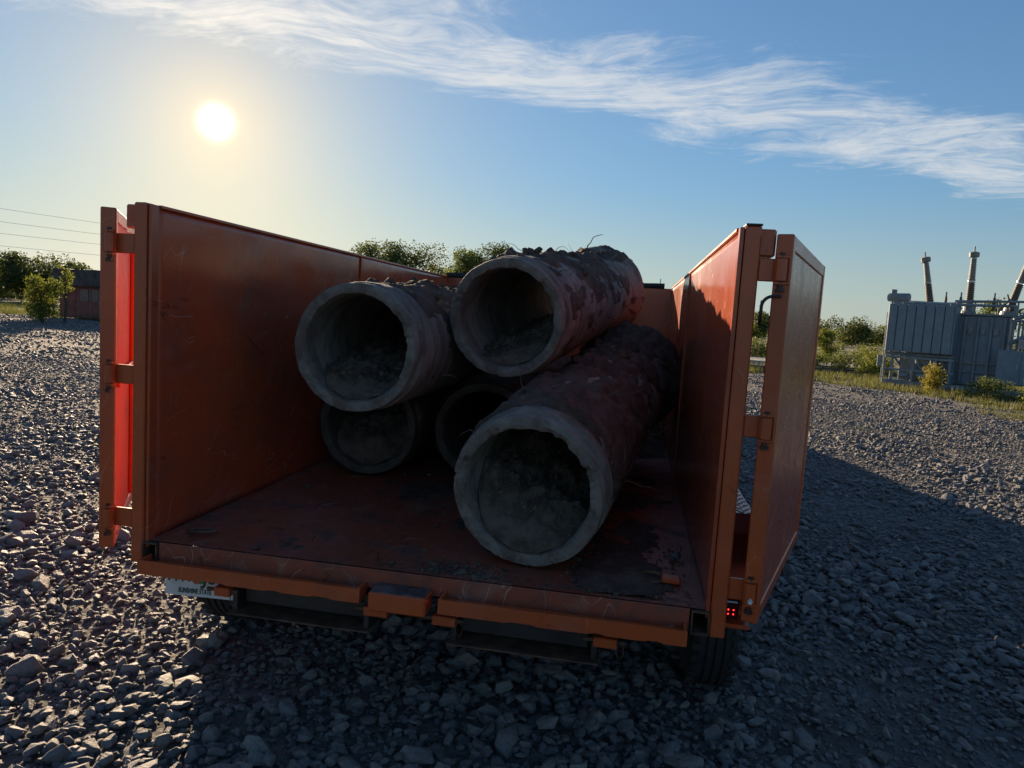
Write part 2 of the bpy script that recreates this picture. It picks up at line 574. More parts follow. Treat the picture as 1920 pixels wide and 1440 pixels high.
# ------------------------------------------------------------------ ground
field = MB().add([(-3000, -1500, -0.06), (3000, -1500, -0.06), (3000, 4500, -0.06), (-3000, 4500, -0.06)], [(0, 1, 2, 3)]).build('field', M['field'])
tag(field, kind='structure')
LOT = [(-95, -40), (34, -40), (26, -12), (17.5, 6), (13.2, 13.2), (10.6, 17.2), (9.2, 21.2), (7.6, 22.6), (6.6, 24.5), (4.5, 26), (0, 29), (-14, 31.5), (-26, 30.4), (-34, 31.2), (-60, 40), (-95, 44)]
lot = MB().add([(x, y, 0) for x, y in LOT] + [(x, y, -0.1) for x, y in LOT],
               [tuple(range(len(LOT)))] + [(i, i + len(LOT), (i + 1) % len(LOT) + len(LOT), (i + 1) % len(LOT)) for i in range(len(LOT))]).build('gravel_yard', M['lot'])
tag(lot, kind='structure')


def in_lot(x, y):
    x = np.asarray(x)
    y = np.asarray(y)
    c = np.zeros(x.shape, bool)
    n = len(LOT)
    for i in range(n):
        x0, y0 = LOT[i]
        x1, y1 = LOT[(i + 1) % n]
        if y0 == y1:
            continue
        k = ((y0 > y) != (y1 > y)) & (x < (x1 - x0) * (y - y0) / (y1 - y0) + x0)
        c ^= k
    return c


def hull_mesh(seed, npts, flat, jit=0.25):
    r = random.Random(seed)
    b = bmesh.new()
    for i in range(npts):
        z = 1 - 2 * (i + 0.5) / npts
        t = i * 2.399963 + r.random() * 0.8
        q = math.sqrt(max(0, 1 - z * z))
        k = 1 + r.uniform(-jit, jit)
        b.verts.new((k * q * math.cos(t) * 0.5, k * q * math.sin(t) * 0.36, k * z * 0.5 * flat))
    ret = bmesh.ops.convex_hull(b, input=b.verts)
    bmesh.ops.delete(b, geom=[v for v in b.verts if not v.link_faces], context='VERTS')
    bmesh.ops.bevel(b, geom=list(b.edges), offset=0.022, segments=1, affect='EDGES', profile=0.5)
    bmesh.ops.triangulate(b, faces=b.faces)
    me = bpy.data.meshes.new('stone')
    b.to_mesh(me)
    b.free()
    me.materials.append(M['stone'])
    return me


NV = 18
rocks = [hull_mesh(100 + i, random.Random(i).choice((9, 11, 13, 15)), random.Random(i + 50).uniform(0.34, 0.66)) for i in range(NV)]
CX, CY = 0.7269, -2.3731


def polar(n, d0, d1, a0, a1, power=1.0):
    """points in a fan about the camera's standing place"""
    u = rng.random(n)
    d = np.sqrt(d0 ** 2 + u ** power * (d1 ** 2 - d0 ** 2))
    a = rng.uniform(R(a0), R(a1), n)
    return CX + d * np.sin(a), CY + d * np.cos(a), d


def patch(x, y):
    """slow variation of stone size over the yard"""
    return 0.5 + 0.5 * np.sin(x * 1.9 + 1.3 * np.sin(y * 1.1)) * np.sin(y * 1.6 + 0.7 * np.sin(x * 0.9))


layers = []


def layer(n, d0, d1, s0, s1, zf, a0=-62, a1=47, grow=0.0):
    x, y, d = polar(n, d0, d1, a0, a1)
    k = in_lot(x, y)
    if s0 >= 0.035:                          # coarse stones thin out where the fines lie
        k &= rng.random(n) < 0.30 + 0.85 * patch(x, y)
    x, y, d = x[k], y[k], d[k]
    u = rng.random(len(x)) ** 1.8
    s = (s0 + (s1 - s0) * u) * (0.75 + 0.5 * patch(x, y)) * (1 + grow * np.maximum(0, d - 6) / 10)
    z = s * rng.uniform(zf[0], zf[1], len(x))
    layers.append((x, y, z, s))


layer(46000, 1.2, 6.0, 0.011, 0.050, (0.0, 0.32), -70, 58)
layer(12000, 1.2, 6.0, 0.038, 0.090, (0.05, 0.35), -70, 58)
layer(650, 1.2, 6.0, 0.095, 0.165, (0.0, 0.22), -70, 58)
layer(60000, 6.0, 11.0, 0.018, 0.052, (0.0, 0.3))
layer(9000, 6.0, 11.0, 0.045, 0.10, (0.05, 0.35))
layer(500, 6.0, 11.0, 0.10, 0.16, (0.0, 0.22))
layer(90000, 11.0, 20.0, 0.028, 0.078, (0.0, 0.35))
layer(1500, 11.0, 20.0, 0.09, 0.16, (0.0, 0.25))
layer(95000, 20.0, 46.0, 0.045, 0.125, (0.0, 0.4))
px = np.concatenate([q[0] for q in layers])
py = np.concatenate([q[1] for q in layers])
pz = np.concatenate([q[2] for q in layers])
ps = np.concatenate([q[3] for q in layers])
npt = len(px)
rot = np.stack([rng.normal(0, 0.24, npt), rng.normal(0, 0.24, npt), rng.uniform(0, 6.283, npt)], 1)
kind = rng.integers(0, NV, npt)
dist = np.hypot(px - CX, py - CY)
angl = np.degrees(np.arctan2(px - CX, py - CY))
# the stones that show largest are objects of their own
vis = (angl > -48) & (angl < 27) & (dist > 2.2) & ~((np.abs(px) < 1.0) & (py > 0.25))
score = np.where(vis, ps / np.maximum(dist, 0.1), 0)
own = np.argsort(-score)[:300]
for i in own:
    o = bpy.data.objects.new('stone', rocks[kind[i]])
    col.objects.link(o)
    o.parent = lot
    o.location = (px[i], py[i], pz[i])
    o.rotation_euler = rot[i]
    o.scale = (ps[i],) * 3
keep = np.ones(npt, bool)
keep[own] = False

# all the other stones: one gravel object, points plus the stone shapes, instanced by its own node group
gv, gf, gid = [], [], []
for i, me in enumerate(rocks):
    off = len(gv)
    gv += [tuple(q.co) for q in me.vertices]
    gf += [tuple(k + off for k in p.vertices) for p in me.polygons]
    gid += [i] * len(me.vertices)
nrock = len(gv)
kx, ky, kz, ks, kr, kk = px[keep], py[keep], pz[keep], ps[keep], rot[keep], kind[keep]
allv = np.concatenate([np.array(gv), np.stack([kx, ky, kz], 1)])
gme = bpy.data.meshes.new('gravel')
gme.from_pydata(allv.tolist(), [], gf)
nn = len(allv)


def attr(me, name, typ, data, prop):
    a = me.attributes.new(name, typ, 'POINT')
    a.data.foreach_set(prop, np.ascontiguousarray(data).ravel())


isp = np.zeros(nn, bool)
isp[nrock:] = True
attr(gme, 'is_point', 'BOOLEAN', isp, 'value')
attr(gme, 'rock_id', 'INT', np.concatenate([np.array(gid), kk]).astype(np.int32), 'value')
attr(gme, 'rock_scale', 'FLOAT', np.concatenate([np.ones(nrock), ks]).astype(np.float32), 'value')
attr(gme, 'rock_rot', 'FLOAT_VECTOR', np.concatenate([np.zeros((nrock, 3)), kr]).astype(np.float32), 'vector')
gme.materials.append(M['stone'])
gravel = bpy.data.objects.new('gravel', gme)
col.objects.link(gravel)
tag(gravel, 'loose grey crushed limestone gravel covering the yard', 'gravel', kind='stuff')
ng = bpy.data.node_groups.new('scatter_gravel', 'GeometryNodeTree')
ng.interface.new_socket('Geometry', in_out='INPUT', socket_type='NodeSocketGeometry')
ng.interface.new_socket('Geometry', in_out='OUTPUT', socket_type='NodeSocketGeometry')
g = NT(ng)
gi = g.node('NodeGroupInput')
go = g.node('NodeGroupOutput')


def named(n, typ):
    q = g.node('GeometryNodeInputNamedAttribute', data_type=typ)
    q.inputs[0].default_value = n
    return q.outputs[0]


sep = g.node('GeometryNodeSeparateGeometry', domain='POINT')
g.l.new(gi.outputs[0], sep.inputs[0])
g.l.new(named('is_point', 'BOOLEAN'), sep.inputs[1])
spl = g.node('GeometryNodeSplitToInstances', domain='POINT')
g.l.new(sep.outputs[1], spl.inputs[0])
g.l.new(named('rock_id', 'INT'), spl.inputs['Group ID'])
m2p = g.node('GeometryNodeMeshToPoints')
g.l.new(sep.outputs[0], m2p.inputs[0])
iop = g.node('GeometryNodeInstanceOnPoints')
g.l.new(m2p.outputs[0], iop.inputs['Points'])
g.l.new(spl.outputs[0], iop.inputs['Instance'])
iop.inputs['Pick Instance'].default_value = True
g.l.new(named('rock_id', 'INT'), iop.inputs['Instance Index'])
e2r = g.node('FunctionNodeEulerToRotation')
g.l.new(named('rock_rot', 'FLOAT_VECTOR'), e2r.inputs[0])
g.l.new(e2r.outputs[0], iop.inputs['Rotation'])
cmb = g.node('ShaderNodeCombineXYZ')
for i in range(3):
    g.l.new(named('rock_scale', 'FLOAT'), cmb.inputs[i])
g.l.new(cmb.outputs[0], iop.inputs['Scale'])
g.l.new(iop.outputs[0], go.inputs[0])
md = gravel.modifiers.new('scatter', 'NODES')
md.node_group = ng

# ------------------------------------------------------------------ the dump trailer
trailer = empty('dump_trailer')
tag(trailer, 'orange steel dump trailer with both rear doors swung open, loaded with concrete pipes', 'trailer')
HW, H, L = 1.04, 1.255, 4.19



def tb(name, boxes, mat, parent=trailer, b=0.003):
    """boxes given in deck coordinates -> one part"""
    m = MB()
    for q in boxes:
        m.box(q[0], q[1], q[2], q[3], q[4] + DK, q[5] + DK, b)
    return m.build(name, M[mat], parent)


# bed floor: slightly dished sheet
m = MB()
nx, ny = 40, 60
for j in range(ny + 1):
    for i in range(nx + 1):
        x = -HW + 2 * HW * i / nx
        y = 0.0 + L * j / ny
        z = DK + 0.004 * fbm((x * 1.6, y * 1.6, 3.3)) - 0.003
        if j == 0:
            z = DK
        m.v.append((x, y, z))
for j in range(ny):
    for i in range(nx):
        a = j * (nx + 1) + i
        m.f.append((a, a + 1, a + nx + 2, a + nx + 1))
fl = m.build('floor_plate', M['bed'], trailer, smooth=True)
tb('floor_edge', [(-0.985, 0.985, -0.004, 0.006, -0.075, -0.004)], 'bed', fl, 0.002)  # darker bed paint puts dirt and shade behind the lip into the colour
for y in (0.42, 0.84, 1.26, 1.68, 2.1, 2.52, 2.94, 3.36, 3.78):
    tb('cross_member', [(-1.04, 1.04, y, y + 0.04, -0.10, -0.012)], 'paint')
for x in (-0.42, 0.34):
    tb('frame_rail', [(x, x + 0.08, 0.25, 4.9, -0.27, -0.105)], 'black', b=0.004)

for sgn in (-1, 1):
    def X(a, b):
        return (min(sgn * a, sgn * b), max(sgn * a, sgn * b))
    # inner skin in two sheets that meet at a seam
    for y0, y1, th in ((0.048, 2.03, 0.0), (2.034, L, -0.004)):
        m = MB()
        ny, nz = 64, 40
        for j in range(ny + 1):
            for k in range(nz + 1):
                y = y0 + (y1 - y0) * j / ny
                z = H * k / nz
                bow = (0.007 * fbm((sgn * 2.0 + y * 0.9, z * 1.3, 8.1), 3) + 0.0035 * max(-0.2, fbm((sgn * 5.0 + y * 2.6, z * 2.6, 4.1), 3))) * min(1, 4 * min(k, nz - k) / nz) * min(1, 5 * min(j, ny - j) / ny)
                m.v.append((sgn * (HW + th + bow), y, DK + z))
        for j in range(ny):
            for k in range(nz):
                a = j * (nz + 1) + k
                m.f.append((a, a + 1, a + nz + 2, a + nz + 1))
        w_ = m.build('wall_panel', M['wall'], trailer, smooth=True)
        sol = w_.modifiers.new('sheet', 'SOLIDIFY')
        sol.thickness = 0.006
        sol.offset = 1 if sgn > 0 else 1
    tb('seam_strip', [(*X(HW - 0.010, HW + 0.002), 2.022, 2.042, 0.0, H - 0.01)], 'wall', b=0.003)
    tb('outer_skin', [(*X(1.060, 1.064), 0.055, L, -0.08, H - 0.09)], 'inner_red' if sgn < 0 else 'wall', b=0.001)
    tb('top_rail', [(*X(1.062, 1.150), 0.012, L + 0.03, H - 0.085, H + 0.002)], 'paint', b=0.006)
    tb('wall_cap', [(*X(1.030, 1.062), 0.05, L, H - 0.006, H + 0.006)], 'paint', b=0.002)
    tb('lower_rail', [(*X(1.066, 1.115), 0.10, L, -0.10, -0.02)], 'paint', b=0.004)
    for y in (0.80, 1.50, 2.2, 2.9, 3.6):
        tb('side_stake', [(*X(1.066, 1.112), y, y + 0.05, -0.02, H - 0.086)], 'paint', b=0.004)
    tb('corner_post', [(*X(1.052, 1.1015), -0.008, 0.046, -0.092, H + 0.008)], 'paint', b=0.005)
    tb('inner_flange', [(*X(1.036, 1.050), 0.004, 0.046, -0.03, H + 0.004)], 'wall', b=0.002)
tb('post_cap', [(1.051, 1.1025, -0.010, 0.05, H + 0.0082, H + 0.015)], 'black', b=0.002)
# front wall with rolled tarp on it
tb('front_wall', [(-1.036, 1.036, L, L + 0.008, 0.0, H - 0.01)], 'wall', b=0.001)
tb('front_rail', [(-1.04, 1.04, L + 0.01, L + 0.07, H - 0.08, H)], 'paint', b=0.005)
m = MB()
pts = [(-1.05 + 2.02 * i / 24, L + 0.02 + 0.006 * fbm((i, 0.3, 0)), DK + H + 0.02 + 0.006 * fbm((i * 0.7, 9, 0))) for i in range(25)]
m.tube(pts, [0.026 + 0.006 * fbm((i * 1.1, 4, 4)) for i in range(25)], 10)
m.build('rolled_tarp', M['tarp'], trailer, smooth=True)
MB().tube([(0.93, L + 0.02, DK + H - 0.01), (0.932, L + 0.02, DK + H + 0.085)], 0.004, 6).build('tarp_stay', M['black'], trailer)


# rear doors, hinged at the posts
def door(sgn, ang, x_in, length, z0, z1):
    """open rear leaf: stile nearest the post at (x_in, 0), running forwards and outwards"""
    a = R(ang)
    mat = Matrix.Translation((sgn * x_in, -0.012, DK)) @ Matrix.Rotation(-sgn * a, 4, 'Z')
    root = None

    def dbox(name, u0, u1, v0, v1, q0, q1, mt, parent, b=0.004):
        # u along the leaf, v across it away from the trailer, q up
        mb = MB().box(min(sgn * v0, sgn * v1), max(sgn * v0, sgn * v1), u0, u1, q0, q1, b, mat)
        return mb.build(name, M[mt], parent)
    T = 0.052
    root = dbox('rear_door', 0.05, length - 0.05, 0.004, 0.047, z0 + 0.05, z1 - 0.05, 'inner_red' if sgn < 0 else 'doorskin', trailer, 0.002)
    root['label'] = 'left rear door leaf, bright red skin' if sgn < 0 else 'right rear door leaf, glossy scuffed orange skin'
    dbox('door_stile', 0.0, 0.0495, 0.0, T, z0, z1, 'paint', root)
    dbox('door_stile', length - 0.0495, length, 0.0, T, z0, z1, 'paint', root)
    dbox('door_rail', 0.050, length - 0.050, 0.0, T - 0.001, z0, z0 + 0.0495, 'paint', root)
    dbox('door_rail', 0.050, length - 0.050, 0.0, T - 0.001, z1 - 0.0495, z1, 'paint', root)
    # braces on the face that was outside
    dbox('door_brace', 0.052, length - 0.052, -0.012, 0.0035, (z0 + z1) / 2 - 0.03, (z0 + z1) / 2 + 0.03, 'inner_red' if sgn < 0 else 'paint', root)
    dbox('door_brace', length * 0.55, length * 0.55 + 0.05, -0.012, 0.0035, z0 + 0.06, z1 - 0.06, 'inner_red' if sgn < 0 else 'paint', root)
    return root, mat


dl, ml = door(-1, 33.0, 1.168, 1.05, -0.04, 1.238)
dr, mr = door(1, 18.5, 1.146, 1.13, -0.02, 1.240)
for k, sgn in enumerate((-1, 1)):
    for zc in ((1.112, 0.627, 0.078), (1.128, 0.627, 0.082))[k]:
        x0 = 1.168 if sgn < 0 else 1.146
        # strap from the post, knuckle standing on the door stile
        h_ = tb('hinge', [(*sorted((sgn * 1.1015, sgn * (x0 + 0.016))), -0.002, 0.010, zc - 0.036, zc + 0.036)], 'paint', b=0.003)
        m = MB()
        xc = sgn * (x0 + 0.020)
        m.tube([(xc, -0.022, DK + zc - 0.034), (xc, -0.022, DK + zc + 0.034)], 0.019, 14)
        m.build('hinge_knuckle', M['paint'], h_, smooth=False)
        m = MB()
        m.box(min(sgn * (x0 + 0.002), sgn * (x0 + 0.046)), max(sgn * (x0 + 0.002), sgn * (x0 + 0.046)), -0.030, -0.0125, DK + zc + 0.036, DK + zc + 0.046, 0.002)
        m.box(min(sgn * (x0 + 0.002), sgn * (x0 + 0.046)), max(sgn * (x0 + 0.002), sgn * (x0 + 0.046)), -0.030, -0.0125, DK + zc - 0.046, DK + zc - 0.036, 0.002)
        m.box(min(sgn * (x0 + 0.040), sgn * (x0 + 0.047)), max(sgn * (x0 + 0.040), sgn * (x0 + 0.047)), -0.032, -0.0125, DK + zc - 0.0455, DK + zc + 0.0455, 0.002)
        m.build('hinge_bracket', M['paint'], h_)
        m = MB()
        m.tube([(xc, -0.022, DK + zc - 0.066), (xc, -0.022, DK + zc + 0.054)], 0.0085, 8)
        m.tube([(xc, -0.022, DK + zc - 0.069), (xc, -0.022, DK + zc - 0.058)], 0.014, 6)
        m.build('hinge_pin', M['grease'], h_)
MB().add([(1.160, -0.043, DK + 0.052), (1.170, -0.043, DK + 0.050), (1.174, -0.043, DK + 0.062), (1.166, -0.043, DK + 0.072), (1.158, -0.043, DK + 0.064), (1.166, -0.0405, DK + 0.061)], [(0, 1, 5), (1, 2, 5), (2, 3, 5), (3, 4, 5), (4, 0, 5)]).build('paint_fleck', M['plate'], trailer)
# bent rod under the right top hinge
m = MB()
cxr, czr = 1.158, DK + 1.045
pts = [(1.170, -0.030, czr), (1.150, -0.030, czr + 0.002)]
for i in range(1, 9):
    t = i / 8 * math.pi / 2
    pts.append((1.150 - 0.034 * math.sin(t), -0.030, czr - 0.034 * (1 - math.cos(t))))
pts.append((1.114, -0.030, czr - 0.092))
m.tube(pts, 0.0052, 8)
m.build('bent_rod', M['black'], trailer, smooth=True)
# rubber hold-back strap between wall and right door
m = MB()
q0, q1 = Vector((1.112, 0.42, DK + 0.60)), Vector((1.29, 0.44, DK + 0.625))
pts = [q0.lerp(q1, i / 10) - Vector((0, 0, 0.03 * math.sin(math.pi * i / 10))) for i in range(11)]
m.tube(pts, 0.017, 8)
m.build('hold_back_strap', M['rubber'], trailer, smooth=True)

# rear sill: two channels, latch box, open tube ends
for x0, x1, name in ((-1.02, -0.15, 'sill_channel'), (0.135, 0.975, 'sill_channel')):
    m = MB()
    ya, yb = -0.078, -0.004
    za, zb = DK - 0.104, DK - 0.052
    # folded channel: front lip, bottom, open top; lower edge dented by use
    n = 36
    rows = []
    for i in range(n + 1):
        x = x0 + (x1 - x0) * i / n
        dv = 0.004 * fbm((x * 5, 1.7, 0.2), 3)
        dn = 0.005 if (0.25 < (x - x0) < 0.34 or 0.52 < (x - x0) < 0.57 or 0.70 < (x - x0) < 0.76) else 0.0
        rows.append([(x, ya + dv, zb + 0.3 * dv), (x, ya + dv, za + dn), (x, yb, za + 0.004), (x, yb, zb - 0.022), (x, ya + 0.006 + dv, za + 0.012 + dn), (x, ya + 0.006 + dv, zb + 0.3 * dv)])
    for rw in rows:
        m.v += rw
    for i in range(n):
        for k in range(6):
            a = i * 6 + k
            b = i * 6 + (k + 1) % 6
            m.f.append((a, b, b + 6, a + 6))
    m.f.append((0, 1, 2, 3, 4, 5))
    m.f.append(tuple(n * 6 + k for k in range(6)))
    m.build(name, M['paint'], trailer)
    for xe in ((x0 + 0.002, x0 + 0.010), (x1 - 0.010, x1 - 0.002)):
        tb('sill_gusset', [(xe[0], xe[1], -0.0775, -0.0045, -0.098, -0.05)], 'paint', b=0.001)
box = tb('latch_box', [(-0.112, 0.095, -0.098, -0.0045, -0.118, -0.050)], 'paint', b=0.006)
tb('worn_step', [(-0.108, 0.091, -0.094, -0.008, -0.0498, -0.0465)], 'worn', box, b=0.001)
m = MB()
for sg in (-1, 1):
    xa, xb = sorted((sg * 0.990, sg * 1.050))
    m.box(xa, xb, -0.012, 0.9, DK - 0.012, DK - 0.007, 0)
    m.box(xa, xb, -0.012, 0.9, DK - 0.088, DK - 0.078, 0)
    m.box(xa, xa + 0.005, -0.012, 0.9, DK - 0.0775, DK - 0.0125, 0)
    m.box(xb - 0.005, xb, -0.012, 0.9, DK - 0.0775, DK - 0.0125, 0)
    m.build('open_frame_tube', M['rust'] if sg < 0 else M['rust'], trailer)
    m = MB()
# ramps in their slots under the sill
for x0, x1 in ((-0.665, -0.165), (0.185, 0.665)):
    s_ = tb('ramp_slot', [(x0 - 0.02, x0, 0.012, 1.9, -0.235, -0.1055), (x1, x1 + 0.02, 0.012, 1.9, -0.235, -0.1055), (x0 - 0.02, x1 + 0.02, 1.905, 1.92, -0.235, -0.1055)], 'black', b=0.002)
    tb('ramp', [(x0 + 0.01, x1 - 0.01, 0.05, 1.85, -0.215, -0.150)], 'black', s_, b=0.004)
    tb('slot_bottom', [(x0 - 0.03, x1 + 0.03, -0.010, 1.9, -0.245, -0.238)], 'rust', s_, b=0.002)
    tb('cross_member', [(x0, x1, 0.02, 0.06, -0.135, -0.1057)], 'black', s_, b=0.002)
# retaining pins with wire rings
for x0, x1, zc in ((-0.735, -0.672, -0.152), (-0.150, -0.060, -0.150), (0.105, 0.190, -0.150), (0.672, 0.752, -0.150)):
    q = tb('pin_bracket', [(x0, x1, -0.035, -0.002, zc - 0.017, zc + 0.017)], 'paint', b=0.003)
    m = MB()
    m.tube([(x0 - 0.035, -0.018, DK + zc + 0.002), (x1 + 0.025, -0.018, DK + zc + 0.002)], 0.007, 8)
    m.build('retaining_pin', M['rust'], q)
    m = MB()
    ring = [(x1 + 0.012 + 0.013 * math.cos(t), -0.026, DK + zc - 0.024 + 0.024 * math.sin(t)) for t in [2 * math.pi * i / 14 for i in range(15)]]
    m.tube(ring, 0.0016, 5)
    m.build('wire_ring', M['rust'], q)
    tb('bracket_hanger', [((x0 + x1) / 2 - 0.012, (x0 + x1) / 2 + 0.012, -0.004, 0.004, zc + 0.0175, -0.076)], 'paint', q, b=0.001)
# lamps
lh = tb('tail_light', [(1.104, 1.150, 0.052, 0.075, -0.045, 0.012)], 'lens', b=0.004)
for i in (0, 1):
    for j in (0, 1):
        m = MB()
        m.lathe([(0.0001, 0.0495), (0.0020, 0.0500), (0.0026, 0.0519)], 8, Matrix.Translation((1.116 + 0.017 * i, 0, DK - 0.026 + 0.015 * j)))
        m.build('led', M['led'], lh)
tb('light_bracket', [(1.102, 1.19, 0.048, 0.16, -0.075, -0.060), (1.102, 1.19, 0.13, 0.16, -0.0595, 0.02)], 'paint', b=0.003)
ml_ = tb('marker_light', [(0.118, 0.130, 0.0, 0.01, -0.112, -0.078)], 'lens', b=0.003)
m = MB()
m.lathe([(0.0001, -0.002), (0.0022, -0.0015), (0.0028, 0.0)], 8, Matrix.Translation((0.124, 0, DK - 0.098)))
m.build('led', M['led'], ml_)
# tie-down rings on the bed
m = MB()
m.tube([(-0.895 + 0.058 * math.cos(t), 0.137 + 0.022 * math.sin(t), DK + 0.012 + 0.006 * math.cos(t)) for t in [2 * math.pi * i / 20 for i in range(21)]], 0.0065, 8)
m.build('tie_down_ring', M['rust'], trailer, smooth=True)
m = MB()
m.tube([(0.86 + 0.045 * math.cos(t), 0.21 + 0.03 * math.sin(t), DK + 0.014 + 0.008 * math.sin(t)) for t in [2 * math.pi * i / 20 for i in range(21)]], 0.007, 8)
m.build('tie_down_ring', M['rust'], trailer, smooth=True)
tb('ring_block', [(0.895, 0.965, 0.185, 0.235, 0.002, 0.024)], 'paint', b=0.006)

# wheels, fenders
def wheel(x, y):
    mat = Matrix.Translation((x, y, 0.36)) @ Matrix.Rotation(R(-90), 4, 'Z')
    W2 = 0.1025
    m = MB()
    prof = [(0.205, -W2 + 0.01), (0.24, -W2), (0.30, -W2 - 0.004), (0.340, -W2 + 0.012), (0.356, -W2 + 0.03)]
    for k in range(4):
        ya = -W2 + 0.034 + k * 0.036
        prof += [(0.360, ya), (0.361, ya + 0.024), (0.350, ya + 0.026), (0.350, ya + 0.034)]
    prof += [(0.356, W2 - 0.03), (0.340, W2 - 0.012), (0.30, W2 + 0.004), (0.24, W2), (0.205, W2 - 0.01)]
    m.lathe(prof, 40, mat, closed=True)
    # tread blocks
    for i in range(36):
        t = 2 * math.pi * i / 36
        bmx = mat @ Matrix.Rotation(t, 4, 'Y') @ Matrix.Translation((0.358, 0, 0))
        for k in (-1, 1):
            m.box(-0.006, 0.006, k * 0.078 - 0.018, k * 0.078 + 0.018, -0.014, 0.014, 0, bmx)
    wh = m.build('wheel', M['rubber'], trailer)
    m = MB()
    m.lathe([(0.02, 0.03), (0.09, 0.05), (0.15, 0.03), (0.19, 0.06), (0.206, 0.09), (0.206, -0.09), (0.19, -0.06), (0.15, -0.03), (0.09, -0.05), (0.02, -0.03)], 28, mat)
    m.build('rim', M['metal'], wh)


for sgn in (-1, 1):
    for y in (1.0, 1.86):
        wheel(sgn * 1.175, y)
    xi, xo = 1.070, 1.285
    prof = [(0.60, -0.16), (0.60, 0.10), (0.68, 0.165), (2.18, 0.165), (2.26, 0.10), (2.26, -0.16)]
    m = MB()
    for x in (sgn * xi, sgn * xo):
        m.v += [(x, y, DK + z) for y, z in prof] + [(x, y + (0.01 if y < 1.4 else -0.01), DK + z - (0.01 if z > 0 else 0)) for y, z in prof]
    n = len(prof)
    for i in range(n - 1):
        m.f.append((i, i + 1, i + 1 + 2 * n, i + 2 * n))
        m.f.append((i + n, i + 1 + n, i + 1 + 3 * n, i + 3 * n))
        m.f.append((i, i + 1, i + 1 + n, i + n))
        m.f.append((i + 2 * n, i + 1 + 2 * n, i + 1 + 3 * n, i + 3 * n))
    m.f += [(0, n, 3 * n, 2 * n), (n - 1, 2 * n - 1, 4 * n - 1, 3 * n - 1)]
    # outer skirt
    fd = m.build('fender', M['inner_red'], trailer)
    m = MB()
    for j in range(46):
        for i in range(6):
            xx = xi + 0.02 + i * 0.036 + (0.018 if j % 2 else 0)
            if xx > xo - 0.012:
                continue
            yy = 0.70 + j * 0.032
            r_ = Matrix.Translation((sgn * xx, yy, DK + 0.1665)) @ Matrix.Rotation(R(45 if (i + j) % 2 else -45), 4, 'Z')
            m.box(-0.013, 0.013, -0.0035, 0.0035, -0.001, 0.0022, 0, r_)
    m.box(min(sgn * xi, sgn * xo), max(sgn * xi, sgn * xo), 0.682, 2.178, DK + 0.1654, DK + 0.1660, 0)
    m.build('tread_plate_top', M['galv'], fd)
tb('underbed_sun_blocker', [(-1.045, -0.72, 1.93, 3.9, -0.64, -0.108)], 'black', b=0.01)  # unseen box added to stop sun leaking under the bed
# axles, drawbar, jack
for y in (1.0, 1.86):
    MB().tube([(-1.08, y, 0.36), (1.08, y, 0.36)], 0.045, 12).build('axle', M['black'], trailer)
for sg in (-1, 1):
    MB().tube([(sg * 0.42, 4.3, 0.50), (sg * 0.04, 5.45, 0.50)], 0.05, 4).build('drawbar', M['black'], trailer)
MB().tube([(0, 5.2, 0.55), (0, 5.58, 0.55)], 0.045, 8).build('coupler', M['black'], trailer)
MB().tube([(0.0, 4.85, 0.05), (0.0, 4.85, 0.95)], 0.04, 10).build('jack', M['black'], trailer)
tb('tool_box_sun_blocker', [(-0.95, 0.95, 4.28, 4.80, -0.35, 0.46)], 'black', b=0.01)  # unseen front box, enlarged to block sun between truck and trailer

# licence plate
px0, py0, pz0 = -0.818, 0.03, DK - 0.130
pm = Matrix.Translation((px0, py0, pz0)) @ Matrix.Rotation(R(4), 4, 'Z') @ Matrix.Rotation(R(-6), 4, 'X')
plate = MB().box(-0.150, 0.150, -0.001, 0.001, -0.078, 0.076, 0.0005, pm).build('licence_plate', M['plate'], trailer)


def text_mesh(s, size, mat, parent, mtx, name, bold=0.0, width=None):
    cu = bpy.data.curves.new(name, 'FONT')
    cu.body = s
    cu.size = size
    cu.align_x = 'CENTER'
    cu.align_y = 'CENTER'
    cu.extrude = 0.0006
    cu.offset = bold
    tmp = bpy.data.objects.new(name, cu)
    col.objects.link(tmp)
    dg = bpy.context.evaluated_depsgraph_get()
    me = bpy.data.meshes.new_from_object(tmp.evaluated_get(dg))
    bpy.data.objects.remove(tmp)
    xs = [v.co.x for v in me.vertices]
    k = 1.0 if width is None else width / (max(xs) - min(xs))
    me.transform(Matrix.Diagonal((k, 1, 1, 1)))
    me.transform(mtx @ Matrix.Rotation(R(90), 4, 'X'))
    me.materials.clear()
    me.materials.append(mat)
    o = bpy.data.objects.new(name, me)
    col.objects.link(o)
    o.parent = parent
    return o


T_ = lambda x, z: pm @ Matrix.Translation((x, -0.0022, z))
text_mesh('PHV', 0.088, M['plate_ink'], plate, T_(-0.092, 0.002), 'plate_letters', 0.001, 0.100)
text_mesh('J35', 0.088, M['plate_ink'], plate, T_(0.048, 0.002), 'plate_numbers', 0.001, 0.105)
text_mesh('SUNSHINE STATE', 0.026, M['plate_ink'], plate, T_(-0.030, -0.058), 'plate_motto', 0.0006, 0.132)
for cxo, czo, rr, mt in ((-0.026, -0.012, 0.019, 'plate_orange'), (-0.008, -0.018, 0.011, 'plate_green')):
    m = MB()
    m.lathe([(0.0001, -0.0016), (rr, -0.0016), (rr, -0.0010)], 18, pm @ Matrix.Translation((cxo, -0.0002 if mt == 'plate_orange' else -0.0009, czo)))
    m.build('plate_emblem', M[mt], plate)

# ------------------------------------------------------------------ concrete pipes
def vec_noise(p, s):
    return fbm((p[0] * s, p[1] * s, p[2] * s), 4)


